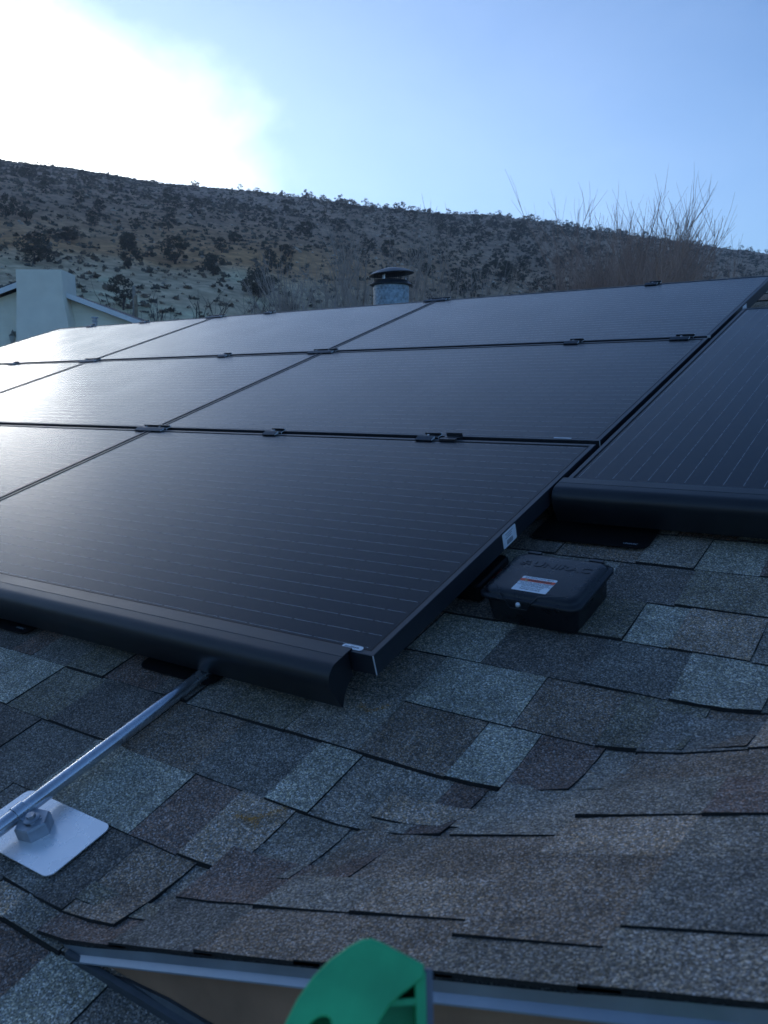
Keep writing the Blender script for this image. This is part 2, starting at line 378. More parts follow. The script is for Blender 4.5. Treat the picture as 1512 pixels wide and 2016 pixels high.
def soil(x, y):
    """natural ground colours: pale marl at the toe, an ochre band, grey brown scree above and to the right"""
    dx = x - CP[0]; dy = y - CP[1]; r = np.hypot(dx, dy); az = np.degrees(np.arctan2(dx, dy)); R, te = crest(az)
    q = (r - 40) / (R - 40) + fbm(x / 30, y / 30, 4, 21) * 0.22
    right = np.clip((az + 43) / 14, 0, 1)[:, None]
    pale = np.array([0.30, 0.270, 0.205]); ochre = np.array([0.235, 0.150, 0.082]); brown = np.array([0.195, 0.150, 0.120]); grey = np.array([0.180, 0.152, 0.138])
    def ss(a, b, v): v = np.clip((v - a) / (b - a), 0, 1); return (v * v * (3 - 2 * v))[:, None]
    c = pale + (ochre - pale) * ss(0.17, 0.25, q); c = c + (brown - c) * ss(0.27, 0.42, q); c = c + (grey - c) * ss(0.45, 0.8, q)
    scree = np.array([0.185, 0.150, 0.122]); c = c * (1 - right) + (scree * 0.75 + c * 0.25) * right
    p = fbm(x / 5, y / 5, 4, 33)[:, None]; c = c * (1 + 0.7 * p)
    pp = fbm(x / 14, y / 14, 3, 51)[:, None]; c = c + np.clip(pp - 0.10, 0, 1) * np.array([0.22, 0.19, 0.15]) * (1 - right * .5)
    return np.clip(c * np.array([2.0, 1.66, 1.38]), 0.03, 0.6)
ground_me = np_mesh('ground', TV, TF, soil(TV[:, 0], TV[:, 1]), smooth=True)
M['ground'] = mat('dry_hillside_soil', attr=True, rough=0.95, noise=0.35, nscale=0.9, bump=0.6, bscale=1.2, spec=0.1, detail=9)
tag(link('ground', ground_me, M['ground']), kind='structure')

def ray_dir(px, py):
    d = CR.T @ np.array([(px - 756) / FPX, (py - 1008) / FPX, 1.0]); return d / np.linalg.norm(d)
def spot(px, py, dist):
    return CP + ray_dir(px, py) * dist
def on_hill(px, py):
    d = ray_dir(px, py); s = np.arange(40, 560, 0.5); P = CP + d * s[:, None]
    hit = np.nonzero(P[:, 2] < terr(P[:, 0], P[:, 1]))[0]
    i = hit[0] if len(hit) else len(s) - 1
    return P[i], s[i]

# ------------------------------------------------------------------ our house: roof surfaces
XC, YC, ZC, YV = -0.1566, -0.5061, -0.2846, -0.5061           # foot of the little gable's rake on the main slope
HN = -0.11                                       # shingle surface below the panel tops
def zM(x, y): return tT * y + HN / cT
LOWER = [None]
def zG(x): return ZC + tT * (x - XC)
RX = 1.75                                        # ridge of the little gable
def surf(x, y, k=0.030):
    if LOWER[0] is not None: return zM(x, y) + LOWER[0]
    m = zM(x, y); g = zG(x) if x <= RX else zG(2 * RX - x)
    if y < YC - 0.06: return m
    d = m - g
    return max(m, g) + (max(k - abs(d), 0) ** 2) / (4 * k)
house = empty('house', Matrix.Translation((-1.5, 0.5, GZ)))
tag(house, 'house with low asphalt shingle roof and brown gable fascia under the solar array', 'house')
VR = 3.42                                        # ridge of the main roof along the slope
yR, zR = VR * cT - HN * sT * 0 + 0.0, 0
yR = VR * cT; 
X0, X1 = -5.7, 3.2; YE = -0.812
mb = MB()
def slab(mb, x0, x1, ya, yb, zf, th=0.02, off=-0.006):
    vs = [(x0, ya, zf(x0, ya) + off), (x1, ya, zf(x1, ya) + off), (x1, yb, zf(x1, yb) + off), (x0, yb, zf(x0, yb) + off)]
    vs += [(x, y, z - th) for x, y, z in vs]
    mb.add(vs, [(0, 1, 2, 3), (7, 6, 5, 4), (0, 4, 5, 1), (1, 5, 6, 2), (2, 6, 7, 3), (3, 7, 4, 0)])
slab(mb, X0, X1, YE, YC - 0.03, lambda x, y: zM(x, y) - 0.005); slab(mb, X0, X1, YC - 0.028, yR, zM)
slab(mb, X0, X1, yR, yR + 3.6, lambda x, y: 2 * zM(0, yR) - zM(0, y))
main_me = mb.mesh('main_roof')
def tinted(me, c):
    a = me.color_attributes.new('tint', 'FLOAT_COLOR', 'POINT'); a.data.foreach_set('color', [*c, 1.0] * len(me.vertices))
tinted(main_me, (0.07, 0.068, 0.066))
main_roof = world_child(link('main_roof', main_me, M['shingle']), house)
mb = MB()
ym = lambda x: YV + (x - XC)                     # valley in plan
gx = [XC + 0.045, 0.4, 0.9, 1.35, RX]
top = [(x, YC + 0.0, zG(x) - 0.006) for x in gx] + [(x, ym(x) + 0.05, zG(x) - 0.006) for x in reversed(gx)]
mb.add(top + [(x, y, z - 0.018) for x, y, z in top], [list(range(10)), list(reversed(range(10, 20)))] + [(j, 10 + j, 10 + (j + 1) % 10, (j + 1) % 10) for j in range(10)])
ox = [RX, 2.2, 3.2]
top = [(x, YC, zG(2 * RX - x) - 0.006) for x in ox] + [(x, ym(2 * RX - x) + 0.05, zG(2 * RX - x) - 0.006) for x in reversed(ox)]
mb.add(top + [(x, y, z - 0.018) for x, y, z in top], [list(range(6)), list(reversed(range(6, 12)))] + [(j, 6 + j, 6 + (j + 1) % 6, (j + 1) % 6) for j in range(6)])
g_me = mb.mesh('gable_roof'); tinted(g_me, (0.07, 0.068, 0.066))
gable_roof = world_child(link('gable_roof', g_me, M['shingle']), house)

# shingles: every tab its own slab, laid in courses, thick lower edge up, thin upper edge under the next course
PAL = {'bluegrey': (0.098, 0.108, 0.106), 'grey': (0.074, 0.075, 0.075), 'charcoal': (0.042, 0.042, 0.045), 'brown': (0.064, 0.056, 0.051),
       'red': (0.056, 0.043, 0.042), 'tan': (0.104, 0.091, 0.080), 'olive': (0.060, 0.062, 0.056), 'slate': (0.056, 0.060, 0.065)}
_mean = np.mean(list(PAL.values()), axis=0)
for _k in PAL: PAL[_k] = tuple((np.array(PAL[_k]) * 0.92 + _mean * 0.08) * np.array((3.8, 3.1, 2.32)))
WG = [('grey', 3), ('brown', 3), ('tan', 2.5), ('red', 1.2), ('olive', 2), ('slate', 1)]
WT = [('bluegrey', 3.2), ('grey', 3.2), ('charcoal', 2.2), ('brown', 2.8), ('red', 2.0), ('tan', 1.2), ('olive', 2.4), ('slate', 1.8)]
def pick(prev, WT=WT):
    while True:
        n = random.choices([a for a, _ in WT], [b for _, b in WT])[0]
        if n != prev: return n
def shingle_mesh(P, lift0, lift1, col, nx, ns=2, th=0.006):
    """P(i, j) -> (x, y) plan position, i along the course 0..1, j up the slope 0..1"""
    V = []; F = []
    wob = [random.uniform(-0.0008, 0.0014) for _ in range(nx + 1)]
    for j in range(ns + 1):
        for i in range(nx + 1):
            x, y, nv, dn = P(i / nx, j / ns)
            l = lift0 + (lift1 - lift0) * j / ns + (wob[i] if j == 0 else 0)
            z = surf(x, y) + l
            V.append((x + nv[0] * 0, y, z))
    top = lambda i, j: j * (nx + 1) + i
    for j in range(ns):
        for i in range(nx): F.append([top(i, j), top(i + 1, j), top(i + 1, j + 1), top(i, j + 1)])
    base = len(V)
    for i in range(nx + 1): x, y, z = V[top(i, 0)]; V.append((x, y, z - th - lift0 * 0.5))
    for i in range(nx): F.append([base + i, base + i + 1, top(i + 1, 0), top(i, 0)])
    for side in (0, nx):
        b2 = len(V)
        for j in range(ns + 1): x, y, z = V[top(side, j)]; V.append((x, y, z - th - lift0 * 0.5 * (1 - j / ns)))
        for j in range(ns): F.append([b2 + j, b2 + j + 1, top(side, j + 1), top(side, j)])
    me = bpy.data.meshes.new('shingle'); me.from_pydata(V, [], F)
    bm = bmesh.new(); bm.from_mesh(me); bmesh.ops.remove_doubles(bm, verts=bm.verts, dist=1e-6); bmesh.ops.recalc_face_normals(bm, faces=bm.faces)
    # make sure tops look up
    bm.faces.ensure_lookup_table()
    if sum(f.normal.z * f.calc_area() for f in bm.faces) < 0: bmesh.ops.reverse_faces(bm, faces=bm.faces)
    for f in bm.faces: f.material_index = 1 if f.normal.z < 0.6 else 0
    bm.to_mesh(me); bm.free(); tinted(me, col); me.materials.append(M['shingle']); me.materials.append(M['edge']); return me
pieces = []                                     # (screen size, mesh, roof)
def seen(x, y, z):
    q = CR @ (np.array([x, y, z]) - CP)
    if q[2] < 0.05: return None
    return 756 + FPX * q[0] / q[2], 1008 + FPX * q[1] / q[2], q[2]
def add_piece(me, cx, cy, area, roof):
    s = seen(cx, cy, surf(cx, cy)); score = 0
    if s and -80 < s[0] < 1592 and 540 < s[1] < 2096:
        n = np.array([0, -sT, cT]) if roof is main_roof else np.array([-sT, 0, cT])
        score = area * max(0.02, abs((CP - np.array([cx, cy, surf(cx, cy)])) @ n)) / s[2] ** 3
        # under the array nothing shows
        u, v = cx, cy * cT + surf(cx, cy) * sT
        if (u < -0.10 and v > 0.06) or (u > 0.04 and v > 0.80 and v < 2.4): score *= 0.02
    pieces.append((score, me, roof))
V0, EXP = -0.54, 0.1425
MANUAL = {1: [(-0.62, 'charcoal', 1), (-0.445, 'slate', 0), (-0.20, 'bluegrey', 1), (-0.096, 'red', 0), (0.012, 'tan', 1), (0.17, 'grey', 0)],
          2: [(-0.60, 'olive', 0), (-0.39, 'charcoal', 1), (-0.215, 'brown', 0), (-0.05, 'slate', 0), (0.035, 'bluegrey', 1), (0.20, 'grey', 0)],
          0: [(-0.50, 'slate', 1), (-0.31, 'slate', 0), (-0.235, 'slate', 1), (-0.165, 'charcoal', 1), (-0.055, 'brown', 1), (0.06, 'charcoal', 0)]}
def main_piece(k, a, b, cname, raised):
    v0 = V0 + EXP * k if k >= 0 else -0.580 - EXP * (-1 - k)
    LOWER[0] = None if k >= 0 else 0.0 if k == -1 else -0.005
    def xy(u, v):
        n = HN; return u, v * cT - n * sT
    y0 = xy(0, v0)[1]; ymid = xy(0, v0 + EXP * 0.5)[1]
    over_v = k >= 0
    lim = XC + (max(ymid, YV) - YV) + (random.uniform(0.03, 0.14) if k > 0 else 0.02)
    if over_v and a > lim - 0.02: return False
    if over_v and b > lim: b = lim
    j0 = random.uniform(-0.0025, 0.0025); jl, jr = random.uniform(-.002, .002), random.uniform(-.002, .002)
    top_v = v0 + EXP + 0.035
    def P(i, j):
        v = v0 + j0 * (1 - j) + (top_v - v0) * j
        u = a + (b - a) * i + (jl if i == 0 else jr if i == 1 else 0) * (1 - 2 * j)
        x, y = xy(u, v); return x, y, (0, 0), 0
    near = over_v and b > lim - 0.30
    nx = max(1, min(5, round((b - a) / 0.05))) if near else max(1, min(3, round((b - a) / 0.09)))
    l0 = 0.0068 if raised else 0.0042
    c = np.array(PAL[cname]) * random.uniform(0.88, 1.14)
    me = shingle_mesh(P, l0 + (0.0018 if near else 0), 0.0015 if not raised else 0.003, c, nx, 3 if near else 2)
    LOWER[0] = None
    x, y = xy((a + b) / 2, v0 + EXP / 2); add_piece(me, x, y, (b - a) * EXP, main_roof)
    return True
for k in range(-3, 27):
    v = V0 + EXP * k
    if k in MANUAL:
        prev = -0.62 if k else -0.62
        a = MANUAL[k][0][0] - 0.14
        for (b, cn, ra) in MANUAL[k]:
            main_piece(k, a, b - (0.0012 if ra else 0), cn, ra); a = b
        rngs = [(-3.1, MANUAL[k][0][0] - 0.14), (a, 2.6)]
    else:
        rngs = [(-3.1 + random.uniform(-.1, .1), 2.6)] if v < 0.2 else [(-0.55 + random.uniform(-.1, .1), 2.6)] if v < 2.9 else [(-5.6, 2.6)]
    for (s, e) in rngs:
        u = s; prev = None; raised = random.random() < .5
        while u < e - 0.01:
            w = random.choice((random.uniform(0.075, 0.12), random.uniform(0.11, 0.16), random.uniform(0.13, 0.21)))
            if v > 1.2: w *= 1.5
            if e - (u + w) < 0.06: w = e - u
            prev = pick(prev)
            r = raised if random.random() > 0.2 else not raised
            ok = main_piece(k, u, u + w - (0.0012 if r else 0.0), prev, r)
            raised = not raised; u += w
            if not ok: break
G0, GEX = -0.0135, 0.1565
GMAN = {1: [0.10], 2: [0.09, 0.17], 3: [0.085, 0.17, 0.29], 4: [0.05, 0.23, 0.34, 0.46], 0: [0.05], 5: [0.08, 0.22, 0.33]}
def gable_piece(k, a, b, cname, raised):
    s0 = G0 + GEX * k
    xm = XC + (s0 + GEX * 0.5) * cT
    lim = (xm - XC) + YV - YC + 0.02
    if a > lim - 0.02: return False
    b = min(b, lim)
    j0 = random.uniform(-0.0025, 0.0025)
    def P(i, j):
        s = s0 + j0 * (1 - j) + (GEX + 0.035) * j
        return XC + s * cT, YC + b + (a - b) * i, (0, 0), 0
    nx = max(2, min(5, round((b - a) / 0.06)))
    l0 = 0.0085 if raised else 0.0045
    c = np.array(PAL[cname]) * random.uniform(0.88, 1.14)
    me = shingle_mesh(P, l0, 0.0015 if not raised else 0.003, c, nx, 3, 0.0035)
    add_piece(me, XC + (s0 + GEX / 2) * cT, YC + (a + b) / 2, (b - a) * GEX, gable_roof); return True
for k in range(0, 12):
    cuts = list(GMAN.get(k, [random.uniform(.06, .2)]))
    y = -0.008; raised = False; prev = None; i = 0
    while True:
        nb = cuts[i] if i < len(cuts) else y + random.uniform(0.09, 0.18)
        prev = pick(prev, WG)
        if not gable_piece(k, y, nb, prev, raised): break
        raised = not raised
        y = nb; i += 1
        if y > 2.4: break
# liner laid through the valley under both sets of courses
m_ = MB(); rows = []
for i in range(60):
    x = XC + 0.05 + i * 0.03; rows.append([(x + d, ym(x) - d, surf(x + d, ym(x) - d) + 0.001) for d in (-.16, -.10, -.06, -.03, 0, .03, .06, .10, .16)])
for i in range(59):
    for j in range(8):
        if rows[i][j + 1][1] > YC + .005 and rows[i + 1][j + 1][1] > YC + .005: m_.add([rows[i][j], rows[i + 1][j], rows[i + 1][j + 1], rows[i][j + 1]], [(0, 1, 2, 3)])
lm_ = m_.mesh('valley_liner', True); tinted(lm_, PAL['grey']); world_child(link('valley_liner', lm_, M['shingle']), gable_roof)
# ridge caps of the main roof
for i in range(40):
    x = -5.6 + i * 0.22
    V = []
    zr = zM(0, yR) + 0.012
    prof = [(-0.15, -0.15 * tT + .004), (-0.02, 0.004), (0.02, 0.004), (0.15, -0.15 * tT + .004)]
    m_ = MB(); m_.rings([[(x, yR + a, zr + b + 0.006) for a, b in prof] + [(x, yR + a, zr + b - 0.002) for a, b in reversed(prof)],
                         [(x + 0.26, yR + a, zr + b) for a, b in prof] + [(x + 0.26, yR + a, zr + b - 0.006) for a, b in reversed(prof)]])
    me = m_.mesh('shingle'); tinted(me, PAL[pick(None)]); me.materials.append(M['shingle']); me.materials.append(M['edge']); add_piece(me, x, yR, 0.01, main_roof)
pieces.sort(key=lambda q: -q[0])
rest = {id(main_roof): [], id(gable_roof): []}; count = {id(main_roof): 0, id(gable_roof): 0}
for score, me, roof in pieces:
    if score > 0 and count[id(roof)] < 290:
        world_child(link('shingle', me, M['shingle']), roof); count[id(roof)] += 1
    else: rest[id(roof)].append(me)
for roof in (main_roof, gable_roof):
    ms = rest[id(roof)]
    if not ms: continue
    bm = bmesh.new()
    for me in ms: bm.from_mesh(me)
    me = bpy.data.meshes.new('outlying_shingles'); bm.to_mesh(me); bm.free(); me.materials.append(M['shingle']); me.materials.append(M['edge'])
    tag(world_child(link('outlying_shingles', me, M['shingle']), roof), kind='stuff')
    for q in ms: bpy.data.meshes.remove(q)

# rake of the little gable: starter strip, drip edge, fascia, step flashing
def along_rake(prof, xa, xb, y0, mats, name, parent, nseg=1, smooth=False, wob=0.0):
    """profile (dy, dz) pulled up the rake from x=xa to xb"""
    m_ = MB(); rs = []
    for i in range(nseg + 1):
        x = xa + (xb - xa) * i / nseg; w = random.uniform(-wob, wob)
        rs.append([(x, y0 + dy, zG(x) + dz + w) for dy, dz in prof])
    m_.rings(rs); return world_child(m_.build(name, mats, None, smooth), parent)
starter = along_rake([(-0.0055, 0.0016), (-0.0065, -0.0045), (0.03, -0.0045), (0.03, 0.0005)], XC + 0.03, RX, YC, M['shingle'], 'starter_strip', gable_roof, 30, wob=0.0012)
tinted(starter.data, (0.035, 0.036, 0.038))
drip_prof = [(0.04, -0.0048), (-0.010, -0.0048), (-0.0112, -0.0065), (-0.0112, -0.0215), (-0.0180, -0.0285), (-0.0183, -0.0308), (-0.0165, -0.0312), (-0.0092, -0.0230), (-0.0092, -0.0068), (0.04, -0.0068)]
drip_prof = [(a + 0.008, -0.0048 + (b + 0.0048) * 0.8) for a, b in drip_prof]
along_rake(drip_prof, XC - 0.005, 0.317, YC, M['drip'], 'drip_edge', gable_roof)
along_rake([(a - 0.0012, b + 0.0006) for a, b in drip_prof], 0.310, RX, YC, M['drip'], 'drip_edge', gable_roof)
m_ = MB(); xs = [XC + 0.03 + i * (RX - XC - 0.03) / 24 for i in range(25)]
rs = []
for x in xs:
    zt = zG(x) - 0.012; zb = max(zM(x, YC) - 0.02, zt - 0.19)
    rs.append([(x, YC + 0.004, zt), (x, YC + 0.004, zb), (x, YC + 0.028, zb), (x, YC + 0.028, zt)])
m_.rings(rs); world_child(m_.build('fascia_board', M['fascia']), gable_roof)
m_ = MB(); rs = []
for x in xs:
    zt = zG(x) - 0.03; zb = zM(x, YC) - 0.02
    rs.append([(x, YC + 0.034, zt), (x, YC + 0.034, min(zb, zt - 0.001)), (x, YC + 0.06, min(zb, zt - .001)), (x, YC + 0.06, zt)])
m_.rings(rs); world_child(m_.build('gable_wall', M['fascia']), gable_roof)
m_ = MB(); rs = []
for i in range(20):
    x = XC + 0.05 + i * 0.06; z = zM(x, YC)
    e = min(0.012, max(0.002, (zG(x) - z - 0.05)))
    rs.append([(x, YC + 0.0035, z + e), (x, YC - 0.001, z + e), (x, YC - 0.004, z + 0.006), (x, YC - 0.010, z + 0.003), (x, YC - 0.010, z - 0.008), (x, YC + 0.0035, z - 0.002)])
m_.rings(rs); world_child(m_.build('step_flashing', M['dark_flash']), gable_roof)
# walls below the eaves
m_ = MB(); m_.box(X0 + 0.35, X1 - 0.3, YE + 0.4, yR + 3.2, GZ - 0.3, zM(0, YE + 0.4) - 0.05); world_child(m_.build('wall', M['house_wall']), house)
m_ = MB()
m_.box(X0 - .02, X1 + .02, YE - 0.03, YE, zM(0, YE) - 0.18, zM(0, YE) - 0.004)
world_child(m_.build('fascia_board', M['fascia']), main_roof)

# ------------------------------------------------------------------ solar array
W, H, GU, GV = 1.66, 0.992, 0.012, 0.025
def build_panel(name, label, group):
    r = empty(name); tag(r, label, 'solar panel', group)
    m_ = MB(); L = 0.011; D = 0.038; e = 0.0008
    def rect(x0, x1, y0, y1, z): return [(x0, y0, z), (x1, y0, z), (x1, y1, z), (x0, y1, z)]
    m_.rings([rect(0.028, W - .028, 0.028, H - .028, -D), rect(0, W, 0, H, -D), rect(0, W, 0, H, -e), rect(e, W - e, e, H - e, 0), rect(L, W - L, L, H - L, 0), rect(L + .0004, W - L - .0004, L + .0004, H - L - .0004, -0.0022), rect(L - .002, W - L + .002, L - .002, H - L + .002, -0.0022)], False, False)
    # mitre joints at the corners
    m_.build('frame', M['frame'], r)
    g = MB(); g.box(L - .001, W - L + .001, L - .001, H - L + .001, -0.0052, -0.0016); g.build('glass', M['glass'], r)
    q = MB(); sl_ = L + .0042; q.rings([rect(L - .0008, W - L + .0008, L - .0008, H - L + .0008, -0.0012), rect(sl_, W - sl_, sl_, H - sl_, -0.0012)], False, False); q.build('seal', M['seal'], r)
    b = MB(); b.box(0.03, W - 0.03, 0.03, H - 0.03, -0.0100, -0.0060); b.build('back_sheet', M['mat_black'], r)
    return r
proto = build_panel('solar_panel', '', 'black framed solar panels laid lengthwise in three rows')
ROWN = ['bottom', 'middle', 'top']; COLN = ['right', 'centre', 'left']
panels = {}
LAB = {(0, 0): 'nearest big black solar panel, white pill sticker at its lower right corner',
       (0, 1): 'bottom row solar panel left of the nearest one, cut by the photo edge',
       (0, 2): 'bottom row solar panel at the far left end of the array',
       (1, 0): 'middle row solar panel directly above the nearest panel, beside the upright panel',
       (1, 1): 'middle row solar panel in the centre column, pale with sky reflection',
       (1, 2): 'middle row solar panel at the far left, only a bright sliver in the photo',
       (2, 0): 'top row solar panel at the right, below the bare thicket',
       (2, 1): 'top row solar panel in the centre column, in front of the flue pipe',
       (2, 2): 'top row solar panel at the left end, in front of the cream neighbouring house'}
for r in range(3):
    for c in range(3):
        o = proto if (r, c) == (0, 0) else copy_tree(proto)
        o.matrix_basis = roof_at(-W * (c + 1) - GU * c, r * (H + GV)); o['label'] = LAB[(r, c)]; panels[(r, c)] = o
up = copy_tree(proto); up.matrix_basis = roof_at(0.016 + H, 0.763, 0.0, rad(90)); up['label'] = 'upright solar panel at the right, busbar lines running up the slope'
del up['group']
def roofpart(o, parent):
    """o modelled in roof coordinates u, v, n"""
    o.matrix_basis = ROOF4.copy(); return world_child(o, parent)
# thin bare corner edges on the two right hand panels, labels on the frames
m_ = MB(); m_.box(-0.0009, 0.0007, -0.0007, 0.0007, -0.0375, -0.0004); roofpart(m_.build('bare_corner_edge', M['raw_alu']), panels[(0, 0)])
v1 = H + GV
m_ = MB(); m_.box(-0.0009, 0.0007, v1 - 0.0007, v1 + 0.0007, -0.0375, -0.0004); m_.box(-0.018, 0.0006, v1 - .0008, v1 + .0004, -0.0375, -0.0366); roofpart(m_.build('bare_corner_edge', M['raw_alu']), panels[(1, 0)])
m_ = MB(); m_.box(-0.010, 0.0007, 2 * v1 - 0.0007, 2 * v1 + 0.0007, -0.006, 0.0007); roofpart(m_.build('bare_corner_edge', M['raw_alu']), panels[(2, 0)])
def pill(hw, hh, r, z0, z1):
    m_ = MB(); m_.rings([roundrect(hw, hh, r, z0, 5), roundrect(hw, hh, r, z1, 5)]); return m_
st = pill(0.0215, 0.0058, 0.0055, 0.0, 0.0006).build('sticker', M['paper'])
st.matrix_basis = roof_at(-0.050, 0.0115, 0.0003); world_child(st, panels[(0, 0)])
x = -0.016
m_ = MB()
for i in range(11):
    w = random.uniform(.0010, .0026); m_.box(x, x + w, -0.0022, 0.0018 + random.uniform(-.001, .001), 0.0007, 0.0009); x += w + random.uniform(.0006, .0014)
m_.build('print', M['ink_grey'], st)
m_ = MB(); m_.box(-0.128, -0.080, v1 + 0.0085, v1 + 0.0125, 0.0003, 0.0008); roofpart(m_.build('sticker', M['paper']), panels[(1, 0)])
# barcode label on the side of the frame of the nearest panel (faces +u)
bl = MB(); bl.rings([[(0.0005, y, z) for y, z, _ in roundrect(0.030, 0.0165, 0.003, 0, 4)], [(0.0012, y, z) for y, z, _ in roundrect(0.030, 0.0165, 0.003, 0, 4)]])
bar = bl.build('barcode_label', M['paper']); BV = 0.500
bar.matrix_basis = roof_at(0.0, BV, -0.0195); world_child(bar, panels[(0, 0)])
m_ = MB(); y = -0.014
while y < 0.012:
    w = random.uniform(.0006, .0016); m_.box(0.0012, 0.0015, y, y + w, -0.013, -0.003); y += w + random.uniform(.0006, .0014)
for i, (a, b) in enumerate(((-.018, .016), (-.014, .012), (-.018, .008))):
    m_.box(0.0012, 0.0015, a, b, 0.0105 - i * 0.0042, 0.0118 - i * 0.0042)
m_.build('print', M['ink_grey'], bar)
# small white tag on the top panel's side frame near the upper right
m_ = MB(); m_.box(0.0006, 0.0012, 2.475, 2.535, -0.037, -0.006); roofpart(m_.build('sticker', M['paper']), panels[(2, 0)])

# clamps and splices in the seams: an angled toe over the lower frame, a hollow channel behind
def clamp(u0, u1, v, label, name, group, top=False):
    r = empty(name, roof_at(u0, v)); tag(r, label, 'panel clamp', group)
    Lh = u1 - u0
    toe = [(-0.030, 0.0006), (-0.030, 0.0028), (-0.012, 0.0075), (-0.0095, 0.0075), (-0.0095, 0.0006)]
    m_ = MB(); m_.extrude(toe, 0, Lh, 0, 1); m_.build('toe', [M['clamp'], M['raw_alu']], r)
    ch = [(-0.0090, -0.030), (-0.0090, 0.0040), (0.0115, 0.0040), (0.0115, 0.0075), (0.0090, 0.0075), (0.0090, 0.0098), (0.0140, 0.0098), (0.0140, 0.0020), (-0.0065, 0.0020), (-0.0065, -0.030)]
    m_ = MB(); m_.extrude(ch, 0.012, Lh + 0.010, 0, 1); m_.build('channel', [M['clamp'], M['raw_alu']], r)
    for k in range(2 if Lh > 0.09 else 1):
        b = MB(); b.lathe([(0.0, 0.0075), (0.0036, 0.0075), (0.0042, 0.0068), (0.0042, 0.0041)], 10, (0.035 + k * 0.07 if Lh > .09 else Lh * 0.5, 0.0015)); b.build('bolt', M['cast'], r, True)
    return r
S1, S2, S3 = H + GV / 2, 2 * H + 1.5 * GV, 3 * H + 2 * GV + 0.006
CL = [(-1.742, -1.602, S1, 'long splice clamp at the seam crossing left of the middle row'),
      (-1.113, -1.058, S1, 'small clamp on the lower seam, between the long splice and the double clamp'),
      (-0.527, -0.472, S1, 'small clamp on the lower seam, left of the flat connector'),
      (-1.742, -1.602, S2, 'long splice clamp at the upper seam crossing nearest the flue'),
      (-3.415, -3.275, S2, 'long splice clamp at the upper seam crossing on the left'),
      (-4.115, -4.06, S2, 'small clamp at the far left end of the upper seam'),
      (-2.315, -2.26, S2, 'small clamp on the upper seam between the two long splices'),
      (-0.512, -0.457, S2, 'small clamp on the upper seam right of the long splice'),
      (-0.125, -0.060, S2, 'small clamp at the right end of the upper seam beside the upright panel'),
      (-4.66, -4.60, S3, 'small clamp on the top edge in front of the small vent pipe'),
      (-4.07, -4.01, S3, 'small clamp on the top edge below the wooden post'),
      (-3.41, -3.27, S3, 'long splice clamp on the top edge in front of the bare trees'),
      (-2.90, -2.845, S3, 'small clamp on the top edge left of the flue pipe'),
      (-1.742, -1.602, S3, 'long dark splice clamp on the top edge right of the flue pipe'),
      (-0.545, -0.490, S3, 'small clamp on the top edge below the bare thicket')]
for (a, b, v, lab) in CL:
    lng = b - a > 0.1
    clamp(a, b, v, lab, 'splice_clamp' if lng else 'panel_clamp', 'long splices joining panel corners' if lng else 'small clamps holding the panel frames')
fc = empty('frame_connector', roof_at(-0.455, S1)); tag(fc, 'flat brownish connector piece lying in the lower seam right of the clamp', 'connector')
m_ = MB(); m_.rings([roundrect(0.026, 0.006, .002, 0.0006, 3, .03, -0.017), roundrect(0.026, 0.006, .002, 0.0045, 3, .03, -0.017)]); m_.build('toe', mat('brown_anodised', (0.055, 0.046, 0.044), 0.4, 0.3), fc)
m_ = MB(); m_.extrude([(-0.008, -0.02), (-0.008, 0.004), (0.008, 0.004), (0.008, 0.012), (0.011, 0.012), (0.011, -0.02)], 0.012, 0.062); m_.build('channel', M['clamp'], fc)

# skirts: rounded black cover strips along the lower edges
def skirt_profile():
    p = [(0.006, 0.0008), (0.006, 0.0030), (-0.0215, 0.0030), (-0.0222, 0.0024), (-0.0232, 0.0024), (-0.024, 0.0029), (-0.040, 0.0024)]
    for i in range(1, 11):
        a = rad(90 - i * 9.2); p.append((-0.040 + -0.027 * math.cos(a), -0.0246 + 0.027 * math.sin(a)))
    p += [(-0.0655, -0.034), (-0.059, -0.055), (-0.049, -0.081), (-0.0465, -0.0815), (-0.0465, -0.0790), (-0.034, -0.060), (-0.006, -0.042), (-0.006, 0.0008)]
    return p
def skirt(u0, u1, v, label):
    r = empty('array_skirt', roof_at(u0, v)); tag(r, label, 'skirt', 'black skirts along the lower edges of the array')
    m_ = MB(); m_.extrude(skirt_profile(), 0, u1 - u0); m_.build('cover', M['skirt'], r, True, angle=30)
    for k in (0.25, 0.75):
        m_ = MB(); x = (u1 - u0) * k; m_.box(x - .03, x + .03, -0.010, 0.004, -0.078, -0.040); m_.build('bracket', M['clamp'], r)
    return r
skirt(-1.70, -0.047, 0.0, 'rounded black skirt under the nearest panel, conduit emerging beneath it')
skirt(-3.372, -1.702, 0.0, 'rounded black skirt continuing left beyond the photo edge')
skirt(-5.0, -3.374, 0.0, 'rounded black skirt at the far left end of the array')
skirt(0.0085, 1.02, 0.763, 'rounded black skirt under the upright panel at the right')

